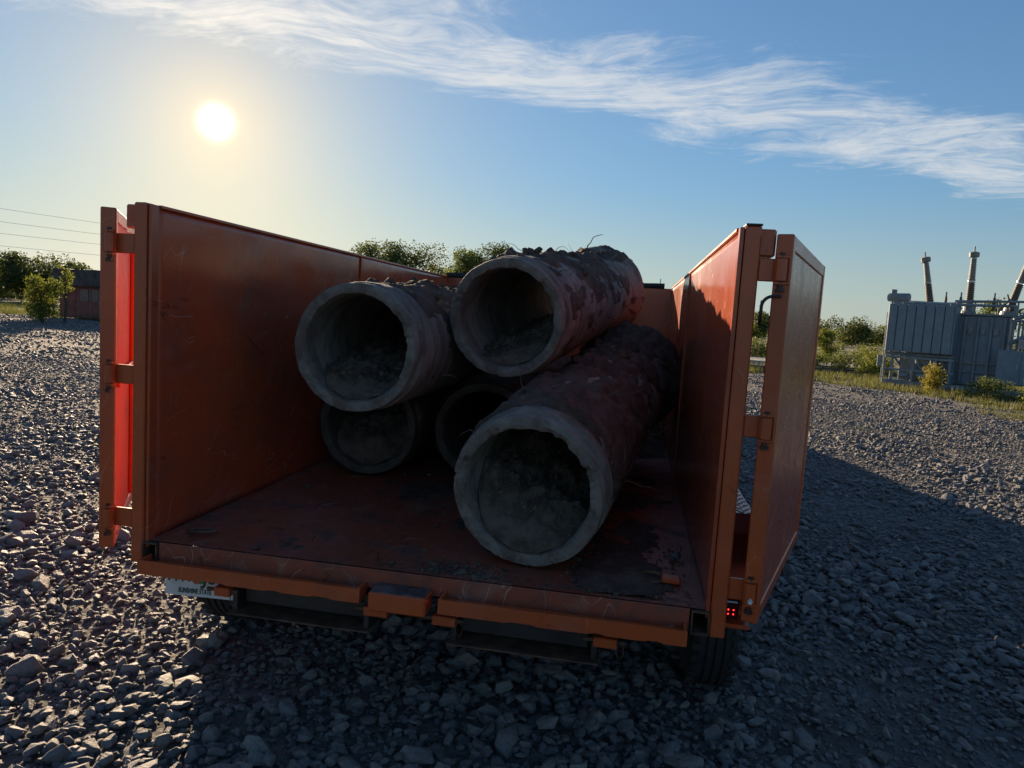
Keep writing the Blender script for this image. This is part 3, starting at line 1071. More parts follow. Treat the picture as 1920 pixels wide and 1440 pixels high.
def pipe(label, near, far, seed, fill, crust=1.0, group='concrete pipes in the trailer', rootn=6, clods=10, crust_from=0.14, top_bias=0.4, off=0.10, k=1.0, mat='concrete'):
    near = Vector((near[0], near[1], near[2] + DK))
    far = Vector((far[0], far[1], far[2] + DK))
    ax = (far - near)
    LP = ax.length
    q = Vector((0, 1, 0)).rotation_difference(ax.normalized())
    root = empty('concrete_pipe')
    root.location = near
    root.rotation_mode = 'QUATERNION'
    root.rotation_quaternion = q
    tag(root, label, 'pipe', group)
    rn = random.Random(seed)
    so = seed * 7.31
    RO, RI, RB = 0.284 * k, 0.225 * k, 0.345 * k
    # outer profile: spigot lip, groove, barrel, bell; then back along the bore
    outer = [(RI + 0.030, -0.002), (RI + 0.038, -0.002), (RI + 0.045, -0.001), (RO - 0.018, -0.001), (RO - 0.012, 0.0), (RO - 0.008, 0.012), (RO - 0.007, 0.040), (RO - 0.020, 0.050), (RO - 0.020, 0.070), (RO - 0.002, 0.082), (RO, 0.10)]
    n = 34
    for i in range(1, n):
        outer.append((RO, 0.10 + (LP - 0.34) * i / n))
    outer += [(RO, LP - 0.24), (RO + 0.02, LP - 0.19), (RB - 0.01, LP - 0.13), (RB, LP - 0.10), (RB, LP - 0.04), (RB - 0.006, LP)]
    inner = [(RB - 0.055, LP), (RB - 0.06, LP - 0.10), (RI, LP - 0.12)]
    for i in range(1, 18):
        inner.append((RI, (LP - 0.12) * (1 - i / 18)))
    inner += [(RI, 0.05), (RI + 0.002, 0.02), (RI + 0.008, 0.004), (RI + 0.022, -0.001)]
    prof = outer + inner
    NS = 200
    m = MB()
    for i, (r, y) in enumerate(prof):
        out = i < len(outer)
        for k in range(NS):
            t = 2 * math.pi * k / NS
            c, s = math.cos(t), math.sin(t)
            a = fbm((c * 1.6 + so, s * 1.6, y * 2.0), 4)
            f = fbm((c * 6 + so, s * 6, y * 9), 3)
            rr = r + 0.003 * a + (0.0012 if y < 0.09 else 0.0022) * f
            yy = y
            if y < 0.09:
                e = max(0.0, 1 - y / 0.05)
                big = max(0.0, fbm((c * 1.1 + so, s * 1.1, 4.2), 2))
                chip = max(0.0, fbm((c * 4.2 + so, s * 4.2, 1.7), 6) + big - 0.25)
                if not out:
                    rr += 0.017 * chip * e + 0.005 * f * e
                    yy += 0.024 * chip * e
                else:
                    chip2 = max(0.0, fbm((c * 8.0 + so, s * 8.0, 7.7), 5) + 0.6 * big - 0.5)
                    rr -= 0.010 * chip2 * e
                    yy += 0.010 * chip2 * e
                yy += (0.004 * fbm((c * 9 + so, s * 9, r * 30), 4) + 0.003 * fbm((c * 30 + so, s * 30, r * 90), 3)) * e
            m.v.append((rr * c, yy, rr * s))
    P = len(prof)
    for i in range(P):
        j = (i + 1) % P
        for k in range(NS):
            m.f.append((i * NS + k, i * NS + (k + 1) % NS, j * NS + (k + 1) % NS, j * NS + k))
    smooth_by_angle(m.build('barrel', M[mat], root), 32)
    # world up in the pipe's own frame, for mud that sits on top and soil that lies at the bottom
    up = q.inverted() @ Vector((0, 0, 1))
    # soil lying in the bore: height measured from the axis
    h0, h1, tilt, depth, y0 = fill
    m = MB()
    nu, nv = 64, 72
    for j in range(nv + 1):
        v = j / nv
        y = y0 + depth * v
        for i in range(nu + 1):
            u = -1 + 2 * i / nu
            hh = h0 + (h1 - h0) * min(1, v * 1.6) ** 0.8
            hh = max(-RI * 0.97, min(RI * 0.93, hh))
            if v < 0.12:
                hh = -RI * 0.985 + (hh + RI * 0.985) * (v / 0.12) ** 0.5
            wdt = math.sqrt(max(0.0, RI * RI - hh * hh)) * 1.05
            x = u * wdt
            z = hh + tilt * u * wdt * min(1, v * 6) + (0.050 * fbm((x * 8 + so, y * 8, 2.2), 5) + 0.024 * fbm((x * 26 + so, y * 26, 5.2), 4)) * min(1, v * 10)
            lim = RI + 0.007
            if x * x + z * z > lim * lim:
                k = lim / math.sqrt(x * x + z * z)
                x, z = x * k, z * k
            m.v.append((x, y, z))
    for j in range(nv):
        for i in range(nu):
            a = j * (nu + 1) + i
            m.f.append((a, a + 1, a + nu + 2, a + nu + 1))
    base = len(m.v)
    for c_ in range(70):
        y = y0 + 0.03 + rn.random() ** 1.5 * depth * 0.45
        hh = h0 + (h1 - h0) * min(1, ((y - y0) / depth) * 1.6) ** 0.8
        wdt = math.sqrt(max(0.0, RI * RI - hh * hh)) * 0.8
        x = rn.uniform(-wdt, wdt)
        s_ = rn.uniform(0.010, 0.045)
        me = rocks[rn.randrange(NV)]
        mt = Matrix.Translation((x, y, hh + tilt * x + 0.004)) @ Matrix.Rotation(rn.random() * 6, 4, 'Z') @ Matrix.Rotation(rn.random() * 3, 4, 'X') @ Matrix.Scale(s_, 4)
        m.add([v.co for v in me.vertices], [tuple(p.vertices) for p in me.polygons], mt)
    m.build('soil_fill', M['soil'], root, smooth=False)
    # mud caked on the outside
    m = MB()
    NT_, NY = 150, 130
    thick = {}
    keepv = {}
    for j in range(NY + 1):
        y = crust_from + (LP - crust_from - 0.01) * j / NY
        if y < LP - 0.24:
            rb = RO
        elif y < LP - 0.10:
            rb = RO + (RB - RO) * (y - (LP - 0.24)) / 0.14
        else:
            rb = RB
        for k in range(NT_):
            t = 2 * math.pi * k / NT_
            c, s = math.cos(t), math.sin(t)
            upw = c * up.x + s * up.z
            sw = t * 0.30
            a = fbm((c * 1.5 + so, s * 1.5 + 3, (y + sw * 0.4) * 2.6), 5)
            d = fbm((c * 7 + so, s * 7, (y + sw) * 9 + 2), 4)
            th = 0.012 * (a * 1.5 + top_bias * upw + off) + 0.009 * d
            if upw > 0.55:
                th += 0.022 * max(0, fbm((c * 3 + so, y * 5, 1.1), 4)) * (upw - 0.55) / 0.45 * 2
            th = th * crust
            if j == 0 or j == NY:
                th = min(th, 0.0)
            thick[(j, k)] = th
            rr = rb + max(th, -0.006)
            keepv[(j, k)] = (rr * c, y, rr * s)
    idx = {}
    for j in range(NY):
        for k in range(NT_):
            k2 = (k + 1) % NT_
            cs = [(j, k), (j, k2), (j + 1, k2), (j + 1, k)]
            if max(thick[c] for c in cs) > 0.0:
                f = []
                for c in cs:
                    if c not in idx:
                        idx[c] = len(m.v)
                        m.v.append(keepv[c])
                    f.append(idx[c])
                m.f.append(tuple(f))
    for c_ in range(clods):
        t = math.atan2(up.z, up.x) + rn.gauss(0, 0.42)
        y = rn.uniform(crust_from + 0.1, LP - 0.05)
        rb = RO if y < LP - 0.2 else RB - 0.01
        s_ = rn.uniform(0.035, 0.105) * crust
        me = rocks[rn.randrange(NV)]
        mt = Matrix.Translation(((rb + 0.012) * math.cos(t), y, (rb + 0.012) * math.sin(t))) @ Matrix.Rotation(rn.random() * 6, 4, (rn.random(), rn.random(), 0.3)) @ Matrix.Scale(s_, 4)
        vs = [v.co * (1 + 0.3 * fbm((v.co.x * 5 + c_, v.co.y * 5, v.co.z * 5), 3)) for v in me.vertices]
        m.add(vs, [tuple(p.vertices) for p in me.polygons], mt)
    smooth_by_angle(m.build('mud_crust', M['mud'], root), 48)
    # roots hanging in the mud
    if rootn:
        m = MB()
        for c_ in range(rootn):
            t = math.atan2(up.z, up.x) + rn.gauss(0, 1.0)
            y = rn.uniform(crust_from, LP - 0.1)
            rb = (RO if y < LP - 0.2 else RB) + 0.008
            p = Vector((rb * math.cos(t), y, rb * math.sin(t)))
            d = Vector((math.cos(t), rn.uniform(-1, 1), math.sin(t))) * 0.6 + Vector((rn.uniform(-1, 1), rn.uniform(-1, 1), rn.uniform(-1, 1))) * 0.7
            pts = [p]
            st = rn.uniform(0.010, 0.022)
            for s_ in range(8):
                d = (d + Vector((rn.uniform(-1, 1), rn.uniform(-1, 1), rn.uniform(-1, 1))) * 0.55).normalized()
                pts.append(pts[-1] + d * st)
            m.tube(pts, [0.0022 * (1 - 0.09 * i) for i in range(len(pts))], 5)
        m.build('roots', M['root'], root)['kind'] = 'stuff'
    return root, q


pipe('muddy concrete pipe lying across the front right of the bed, nearest the camera', (0.384, 0.155, 0.292), (0.72, 2.58, 0.560), 3, (-0.085, 0.025, -0.46, 1.5, 0.0), 1.15, rootn=26, clods=14, top_bias=0.75, k=1.045)
pB, qB = pipe('topmost concrete pipe, resting on the others at the right of the stack', (0.140, 0.86, 0.918), (0.448, 3.15, 1.150), 5, (-0.130, -0.07, 0.46, 1.5, 0.03), 0.95, rootn=22, clods=18, top_bias=0.50, off=-0.32)
pipe('upper left concrete pipe with grey soil in its mouth', (-0.432, 0.48, 0.757), (-0.345, 2.90, 0.800), 9, (-0.130, -0.015, -0.06, 1.4, 0.02), 0.95, rootn=14, clods=40, crust_from=0.22, top_bias=0.95, off=-0.45)
pipe('dark lower left concrete pipe underneath the upper left one', (-0.672, 1.30, 0.286), (-0.675, 3.70, 0.345), 12, (-0.05, 0.06, 0.05, 1.2, 0.02), 1.0, rootn=4, clods=6, crust_from=0.02, off=0.5, mat='concrete_muddy_shaded')
pipe('dark middle concrete pipe on the bed, half hidden behind the nearest pipe', (-0.045, 1.42, 0.284), (-0.035, 3.80, 0.345), 15, (-0.17, -0.10, 0.0, 1.2, 0.1), 1.0, rootn=4, clods=6, crust_from=0.02, off=0.6, mat='concrete_muddy_shaded')
# long wiry root standing up from the topmost pipe
m = MB()
pts = [(0.36, 2.62, 1.385), (0.372, 2.62, 1.415), (0.368, 2.61, 1.44), (0.39, 2.61, 1.465), (0.405, 2.60, 1.50), (0.43, 2.60, 1.512), (0.47, 2.60, 1.522)]
inv = Matrix.Translation(pB.location) @ qB.to_matrix().to_4x4()
inv = inv.inverted()
m.tube([inv @ Vector((a, b, c + DK)) for a, b, c in pts], [0.004, 0.0035, 0.0045, 0.003, 0.003, 0.0025, 0.002], 6)
m.build('stiff_root', M['root'], pB)

# soil that slid to the front of the bed and props up the rear of the load
m = MB()
nu, nv = 60, 44
for j in range(nv + 1):
    for i in range(nu + 1):
        x = -1.02 + 2.04 * i / nu
        y = 2.55 + 1.6 * j / nv
        e = min(1, 5 * min(i, nu - i) / nu + 0.2) * min(1, 3.0 * j / nv)
        z = e * (0.20 + 0.12 * fbm((x * 2.2, y * 2.2, 0.5), 5) + 0.06 * fbm((x * 9, y * 9, 0.5), 4)) - 0.02
        z += 0.12 * e * max(0, 1 - abs(x - 0.75) / 0.35)
        m.v.append((x, y, DK + z))
for j in range(nv):
    for i in range(nu):
        a = j * (nu + 1) + i
        m.f.append((a, a + 1, a + nu + 2, a + nu + 1))
heap = m.build('soil_heap', M['mud'])
tag(heap, 'heap of brown soil at the front end of the trailer bed behind the pipes', 'soil')

# thin spilt soil between the nearest pipe and the right wall
m = MB()
nu, nv = 90, 120
hh_ = {}
for j in range(nv + 1):
    for i in range(nu + 1):
        x = -0.55 + 1.58 * i / nu
        y = 0.03 + 1.9 * j / nv
        e = 0.6 * max(0, 1 - abs(x - 0.85) / 0.38) + 0.55 * max(0, 1 - abs(x + 0.05) / 0.55) * min(1, max(0, (y - 0.45) / 0.6)) + 0.35 * max(0, 1 - math.hypot(x - 0.15, (y - 0.08) * 2.0) / 0.22)
        z = 0.030 * (fbm((x * 3.4, y * 2.2, 6.1), 5) + e - 0.56) + 0.006 * fbm((x * 22, y * 22, 1.0), 4)
        z *= min(1, 8 * min(i, nu - i) / nu) if z > 0 else 1
        hh_[(i, j)] = z
        m.v.append((x, y, DK + max(z, -0.01)))
for j in range(nv):
    for i in range(nu):
        if max(hh_[(i, j)], hh_[(i + 1, j)], hh_[(i, j + 1)], hh_[(i + 1, j + 1)]) > 0:
            a = j * (nu + 1) + i
            m.f.append((a, a + 1, a + nu + 2, a + nu + 1))
tag(m.build('spilt_soil', M['mud'], smooth=True), 'thin patches of spilt dark soil on the trailer bed around the nearest pipe', 'soil')

# loose grit and crumbs on the bed
m = MB()
rn = random.Random(5)
for i in range(1300):
    if rn.random() < 0.35:
        x, y = rn.gauss(0.16, 0.11), abs(rn.gauss(0.0, 0.06)) + 0.02
    elif rn.random() < 0.6:
        x, y = rn.uniform(0.55, 1.0), abs(rn.gauss(0.35, 0.28)) + 0.02
    else:
        x, y = rn.uniform(-0.9, 1.0), rn.random() ** 1.6 * 1.6 + 0.01
    s_ = rn.uniform(0.004, 0.014) if rn.random() < 0.92 else rn.uniform(0.015, 0.034)
    me = rocks[rn.randrange(NV)]
    m.add([v.co for v in me.vertices], [tuple(p.vertices) for p in me.polygons], Matrix.Translation((x, y, DK + s_ * 0.12)) @ Matrix.Rotation(rn.random() * 6, 4, 'Z') @ Matrix.Scale(s_, 4))
tag(m.build('grit', M['soil']), 'loose grit and soil crumbs scattered on the trailer bed', 'grit', kind='stuff')
o = bpy.data.objects.new('stone', rocks[4])
col.objects.link(o)
o.location = (0.955, 0.48, DK + 0.014)
o.scale = (0.052, 0.060, 0.045)
o.rotation_euler = (0.1, 0.2, 0.7)
tag(o, 'single pale stone lying on the trailer bed beside the right wall', 'stone')

# ------------------------------------------------------------------ tow truck in front of the trailer, hidden from here, its shadow falls to the right
truck = empty('pickup_truck', (0, 6.2, 0))
tag(truck, 'white pickup truck hidden in front of the trailer, its shadow falling on the gravel', 'truck')
m = MB()
sec = [(0.0, 0.45, 1.12), (0.05, 0.42, 1.18), (2.0, 0.42, 1.20), (2.02, 0.42, 1.20), (4.6, 0.42, 1.20), (5.4, 0.42, 1.10), (5.75, 0.45, 0.95)]
for y, z0, z1 in sec:
    m.v += [(-0.98, y, z0), (-1.0, y, z1 - 0.15), (-0.95, y, z1), (0.95, y, z1), (1.0, y, z1 - 0.15), (0.98, y, z0)]
for i in range(len(sec) - 1):
    for k in range(6):
        a, b = i * 6 + k, i * 6 + (k + 1) % 6
        m.f.append((a, b, b + 6, a + 6))
m.f += [tuple(range(6)), tuple(range((len(sec) - 1) * 6, len(sec) * 6))]
m.build('body', M['truck'], truck)
m = MB()
for x, wd in ((0, 1),):
    pts = [(1.95, 1.195), (2.12, 1.88), (3.6, 1.90), (4.35, 1.195)]
    for sx_ in (-1, 1):
        m.v += [(sx_ * (0.93 if z < 1.3 else 0.78), y, z) for y, z in pts]
    m.f += [(0, 1, 2, 3), (4, 5, 6, 7), (0, 1, 5, 4), (1, 2, 6, 5), (2, 3, 7, 6), (0, 3, 7, 4)]
cab = m.build('cab', M['truck'], truck)
for sx_ in (-1, 1):
    m = MB()
    m.v += [(sx_ * 0.925, 2.16, 1.25), (sx_ * 0.80, 2.24, 1.82), (sx_ * 0.80, 3.5, 1.83), (sx_ * 0.925, 4.10, 1.25)]
    m.v += [(x * 1.004, y, z) for x, y, z in m.v]
    m.f += [(4, 5, 6, 7)]
    m.build('side_window', M['glass'], cab)
    for y in (0.95, 4.75):
        mt = Matrix.Translation((sx_ * 0.86, y, 0.40)) @ Matrix.Rotation(R(90), 4, 'Z')
        wq = MB().lathe([(0.22, -0.13), (0.38, -0.13), (0.40, -0.10), (0.40, 0.10), (0.38, 0.13), (0.22, 0.13)], 32, mt, closed=True).build('wheel', M['rubber'], truck)
        MB().lathe([(0.01, 0.05), (0.15, 0.04), (0.22, 0.11), (0.22, -0.11), (0.15, -0.04), (0.01, -0.05)], 24, mt).build('rim', M['metal'], wq)
    MB().box(sx_ * 0.80 - 0.08, sx_ * 0.80 + 0.08, -0.012, 0.0, 0.80, 1.05, 0.004).build('tail_light', M['lens'], truck)
MB().box(-0.9, 0.9, -0.12, -0.02, 0.42, 0.56, 0.02).build('rear_bumper', M['metal'], truck)

# ------------------------------------------------------------------ vegetation
def leaf_cloud(m, blobs, n, size, rn, flat=0.0):
    """leaf-sized quads spread through the volume of overlapping lumps, denser towards their skins"""
    wts = [b[3] ** 2 for b in blobs]
    for i in range(n):
        bx, by, bz, br, sq = rn.choices(blobs, wts)[0]
        while True:
            d = Vector((rn.gauss(0, 1), rn.gauss(0, 1), rn.gauss(0, 1)))
            if d.length > 1e-3:
                d.normalize()
                break
        k = 1 + 0.38 * fbm((d.x * 2.2 + bx, d.y * 2.2 + by, d.z * 2.2 + bz), 3)
        r = br * k * rn.random() ** 0.42
        c = Vector((bx, by, bz)) + Vector((d.x * r, d.y * r, d.z * r * sq))
        if c.z < 0.03:
            c.z = rn.uniform(0.03, 0.3)
        s_ = size * rn.uniform(0.55, 1.25)
        a = Vector((rn.gauss(0, 1), rn.gauss(0, 1), rn.gauss(0, 0.7))).normalized()
        b = a.cross(Vector((rn.gauss(0, 1), rn.gauss(0, 1), rn.gauss(0, 1)))).normalized()
        o_ = len(m.v)
        m.v += [tuple(c - a * s_ * 0.5), tuple(c + b * s_ * 0.28), tuple(c + a * s_ * 0.5), tuple(c - b * s_ * 0.28)]
        m.f.append((o_, o_ + 1, o_ + 2, o_ + 3))


def quick(m, name, mat, parent):
    me = bpy.data.meshes.new(name)
    me.from_pydata(m.v, [], m.f)
    me.materials.append(mat)
    o_ = bpy.data.objects.new(name, me)
    col.objects.link(o_)
    o_.parent = parent
    return o_


def tree(name, label, cat, x, y, h, wd, seed, leaf, n, size, trunk=0.35, group=None, nb=9, z0=0.0):
    rn = random.Random(seed)
    root = empty(name, (x, y, z0))
    tag(root, label, cat, group)
    blobs = []
    lo = h * trunk
    for i in range(nb):
        t = (i + 0.5) / nb
        zz = lo + (h - lo) * (0.12 + 0.76 * t)
        env = math.sin(math.pi * (0.22 + 0.56 * t)) ** 0.7
        a = rn.random() * 6.283
        rr = wd * 0.5 * env * rn.uniform(0.15, 0.75)
        br = wd * rn.uniform(0.17, 0.30) * (0.55 + 0.45 * env)
        blobs.append((rr * math.cos(a), rr * math.sin(a), zz, br, rn.uniform(0.6, 0.9)))
    blobs.append((rn.uniform(-0.2, 0.2) * wd, 0, h - wd * 0.13, wd * 0.17, 0.9))
    m = MB()
    leaf_cloud(m, blobs, n, size, rn)
    quick(m, 'crown', M[leaf], root)
    m = MB()
    m.tube([(0, 0, -0.1), (0.02 * h, 0.01 * h, lo * 0.6), (0.0, 0.02 * h, lo + (h - lo) * 0.35), (0.01 * h, 0, h * 0.82)], [0.018 * h + 0.01, 0.013 * h + 0.008, 0.009 * h, 0.003 * h], 8)
    for bx, by, bz, br, sq in blobs[:-1]:
        z1 = max(lo * 0.5, bz - br * 1.4 - 0.1 * h)
        m.tube([(0.01 * h, 0.01 * h, z1), (bx * 0.45, by * 0.45, (z1 + bz) / 2 + 0.02 * h), (bx, by, bz + br * 0.3)], [0.010 * h, 0.007 * h, 0.003 * h], 5)
    quick(m, 'trunk', M['bark'], root)
    return root


GT = 'trees beyond the yard'
# left, behind the shed
tree('tree', 'dark broad tree left of the red shed, tallest on that side', 'tree', -60.0, 60.0, 4.7, 7.5, 21, 'leaf_dark', 9000, 0.26, 0.02, GT)
tree('tree', 'low dark tree at the far left edge behind the grass strip', 'tree', -75.0, 70.5, 3.6, 11.0, 22, 'leaf_dark', 7500, 0.30, 0.01, GT)
tree('tree', 'grey-green tree between the far left edge and the tall dark tree', 'tree', -69.0, 67.0, 3.9, 9.0, 23, 'leaf_mid', 7000, 0.28, 0.01, GT)
tree('tree', 'dark tree directly behind the yellow-green bush', 'tree', -54.8, 60.5, 4.2, 7.5, 24, 'leaf_dark', 8000, 0.26, 0.02, GT)
tree('leafy_bush', 'sunlit yellow-green bush at the corner of the red shed', 'bush', -25.1, 25.2, 2.15, 1.75, 25, 'leaf_bright', 5200, 0.10, 0.0, nb=22)
tree('sapling', 'thin sapling rising between the yellow-green bush and the shed roof', 'sapling', -25.1, 26.5, 2.70, 0.9, 26, 'leaf_bright', 420, 0.13, 0.45, nb=8)
# over the left wall and behind the load
tree('tree', 'leftmost tree top showing over the left trailer wall', 'tree', -20.1, 53.7, 6.95, 5.0, 31, 'leaf_mid', 8000, 0.20, 0.3, GT, nb=16)
tree('tree', 'wide tree top over the left trailer wall, just left of the topmost pipe', 'tree', -18.2, 56.0, 7.15, 6.2, 32, 'leaf_dark', 11000, 0.20, 0.25, GT, nb=18)
tree('tree', 'small bright tree top between the wide tree and the topmost pipe', 'tree', -16.6, 58.0, 5.6, 3.6, 33, 'leaf_bright', 5000, 0.18, 0.3, GT)
tree('tree', 'round tree top just behind the mouth of the topmost pipe', 'tree', -15.8, 67.0, 8.0, 5.6, 34, 'leaf_mid', 9000, 0.22, 0.3, GT, nb=14)
tree('tree', 'highest tree top, touching the upper rim of the topmost pipe', 'tree', -13.4, 68.5, 8.7, 5.6, 35, 'leaf_dark', 9000, 0.22, 0.3, GT, nb=14)
# right, seen through the hinge gap and beyond the door
tree('tree', 'bushy tree seen through the gap beside the right door', 'tree', 15.6, 88.0, 3.9, 5.0, 41, 'leaf_mid', 4600, 0.26, 0.06, GT)
tree('tree', 'dark round tree standing highest on the right tree line', 'tree', 34.4, 118.0, 4.0, 8.5, 42, 'leaf_dark', 5200, 0.34, 0.06, GT)
tree('tree', 'mid-green tree left of the transformer on the tree line', 'tree', 42.5, 132.0, 3.3, 9.0, 43, 'leaf_mid', 5200, 0.34, 0.05, GT)
tree('tree', 'pale green tree on the tree line right behind the transformer ladder', 'tree', 48.5, 135.0, 2.9, 9.0, 44, 'leaf_mid', 4600, 0.34, 0.05, GT)
tree('tree', 'dark green tree on the tree line next to the right door edge', 'tree', 27.5, 110.0, 2.8, 7.0, 45, 'leaf_dark', 4200, 0.32, 0.05, GT)
tree('leafy_bush', 'tall bush with yellowing leaves right of the trailer door', 'bush', 11.0, 38.2, 1.95, 1.7, 46, 'leaf_bright', 2600, 0.13, 0.06, nb=10)
tree('tree', 'tree behind the transformer whose leaves show through its pipework', 'tree', 18.9, 37.5, 4.0, 2.6, 47, 'leaf_mid', 2600, 0.16, 0.3, GT)
tree('tree', 'tree at the right edge behind the transformer frame', 'tree', 20.8, 37.0, 3.7, 3.0, 48, 'leaf_mid', 2800, 0.16, 0.2, GT)
BU = 'bushes right of the trailer'
for k, (lb, x, y, h, wd, lf, n, sz) in enumerate((
        ('low rounded bush just right of the trailer door edge', 8.9, 31.5, 0.75, 1.9, 'leaf_mid', 1700, 0.09),
        ('rounded green bush in the middle of the bush row', 10.1, 31.0, 0.95, 2.0, 'leaf_mid', 2000, 0.09),
        ('light green low bush in front of the tall loose bush by the transformer', 10.8, 29.3, 1.0, 1.9, 'leaf_bright', 2000, 0.09),
        ('tall loose bush touching the transformer ladder', 11.2, 31.5, 1.25, 2.0, 'leaf_bright', 2200, 0.10),
        ('dark bush seen low through the gap beside the right door', 7.2, 38.0, 1.1, 3.0, 'leaf_mid', 2400, 0.12))):
    tree('leafy_bush', lb, 'bush', x, y, h, wd, 60 + k, lf, n, sz, 0.02, BU, nb=10)
tree('golden_bush', 'golden-yellow bush in front of the transformer legs', 'bush', 10.05, 21.9, 0.85, 1.15, 70, 'leaf_gold', 2200, 0.075, 0.02, nb=10)
tree('leafy_bush', 'weedy green bush at the foot of the transformer tank', 'bush', 11.2, 20.7, 0.62, 1.3, 71, 'leaf_mid', 1500, 0.07, 0.02, nb=9)
tree('leafy_bush', 'large green bush at the right edge below the control cabinet', 'bush', 12.0, 18.9, 0.95, 1.7, 72, 'leaf_bright', 2600, 0.07, 0.02, nb=11)
# far belt of woods along the horizon
m = MB()
rn = random.Random(90)
blobs = []
for i in range(150):
    a = R(-62 + 112 * i / 149)
    d = rn.uniform(190, 260)
    blobs.append((CX + d * math.sin(a), CY + d * math.cos(a), rn.uniform(0.6, 1.8), rn.uniform(4, 7), 0.55))
leaf_cloud(m, blobs, 30000, 0.85, rn)
tag(quick(m, 'far_woods', M['leaf_dark'], None), 'low dark belt of woods along the horizon', 'woods', kind='stuff')

# grass: verge round the yard and strip before the shed
m = MB()
rn = random.Random(91)


def blade_patch(x0, x1, y0, y1, n, h, test=None):
    for i in range(n):
        x, y = rn.uniform(x0, x1), rn.uniform(y0, y1)
        if fbm((x * 0.55, y * 0.55, 2), 3) < -0.15:
            continue
        if test is not None and not test(x, y):
            continue
        hh = h * rn.uniform(0.4, 1.2) * (0.7 + 0.6 * max(0, fbm((x * 0.8, y * 0.8, 5), 2) + 0.4))
        for k in range(3):
            a = rn.random() * 6.283
            wv = 0.012 + 0.004 * hh
            lx, ly = rn.gauss(0, 0.28) * hh, rn.gauss(0, 0.28) * hh
            xx, yy = x + rn.gauss(0, 0.05), y + rn.gauss(0, 0.05)
            o_ = len(m.v)
            m.v += [(xx - wv * math.cos(a), yy - wv * math.sin(a), -0.06), (xx + wv * math.cos(a), yy + wv * math.sin(a), -0.06), (xx + lx, yy + ly, hh)]
            m.f.append((o_, o_ + 1, o_ + 2))


outside = lambda x, y: not bool(in_lot(np.array([x - 0.25 * rn.random()]), np.array([y - 0.5 * rn.random()]))[0])
blade_patch(4.0, 16.5, 14.0, 31.0, 12000, 0.19, outside)
blade_patch(-11, -1.5, 1.5, 14, 420, 0.045)
blade_patch(3.2, 9.5, 8.0, 17.0, 420, 0.05)
blade_patch(9.0, 13.6, 14.6, 18.4, 3200, 0.10, lambda x, y: fbm((x * 0.9, y * 0.9, 8), 3) > -0.05)
blade_patch(-62, -24, 29, 50, 14000, 0.28, outside)
blade_patch(-2, 14, 30, 60, 5000, 0.35, outside)
tag(quick(m, 'grass', M['grass'], None), 'dry green and straw-coloured grass round the edge of the yard', 'grass', kind='stuff')

# ------------------------------------------------------------------ concrete strip and sleepers behind the verge on the right
sl_ = MB().add([(2.0, 33.2, 0.22), (11.3, 32.0, 0.22), (12.4, 36.0, 0.22), (2.0, 38.0, 0.22), (2.0, 33.2, -0.1), (11.3, 32.0, -0.1), (12.4, 36.0, -0.1), (2.0, 38.0, -0.1)],
               [(0, 1, 2, 3), (0, 4, 5, 1), (1, 5, 6, 2), (2, 6, 7, 3), (3, 7, 4, 0)]).build('pavement', M['slab'])
tag(sl_, kind='structure')
MB_ = MB().box(-1.3, 1.3, -0.13, 0.13, 0, 0.2, 0.015, Matrix.Translation((6.2, 28.6, 0)) @ Matrix.Rotation(R(-14), 4, 'Z'))
tag(MB_.build('timber_sleeper', M['wood']), 'black timber sleeper lying on the gravel, seen through the hinge gap', 'timber')
MB_ = MB().box(-2.6, 2.6, -0.14, 0.14, 0, 0.2, 0.015, Matrix.Translation((9.4, 30.4, 0)) @ Matrix.Rotation(R(-7), 4, 'Z'))
tag(MB_.build('timber_sleeper', M['wood']), 'long dark timber sleeper along the concrete strip below the bushes', 'timber')

# ------------------------------------------------------------------ power transformer
xf = empty('power_transformer', (9.45, 24.6, 0), R(-32))
xf.scale = (0.74, 0.74, 0.83)
tag(xf, 'grey power transformer with three tall bushings at the right edge', 'transformer')


def xb(name, x0, x1, y0, y1, z0, z1, mat='xf', parent=xf, b=0.015, mtx=None):
    return MB().box(x0, x1, y0, y1, z0, z1, b, mtx).build(name, M[mat], parent)


def xt(name, pts, r, mat='xf2', parent=xf, n=8):
    return MB().tube(pts, r, n).build(name, M[mat], parent)


# radiators: seven flat banks with a back frame and header pipes
rad = xb('radiator_frame', 0.10, 2.78, 0.12, 0.86, 1.52, 3.40, 'xf')
for i in range(7):
    x = 0.08 + i * 0.388
    xb('radiator_panel', x, x + 0.362, -0.02, 0.118, 1.46, 3.44, 'xf', rad, 0.02)
xb('radiator_side', 2.784, 2.84, -0.02, 1.0, 1.46, 3.44, 'xf', rad, 0.01)
xt('header_pipe', [(0.05, 0.45, 3.50), (4.9, 0.45, 3.50)], 0.055)
xt('header_pipe', [(0.1, 0.30, 1.36), (2.9, 0.30, 1.36)], 0.07)
for i in range(7):
    x = 0.26 + i * 0.388
    xt('valve', [(x, 0.30, 1.30), (x, 0.30, 1.47)], 0.05)
    xt('lifting_lug', [(x, 0.05, 3.44), (x, 0.05, 3.53)], 0.03)
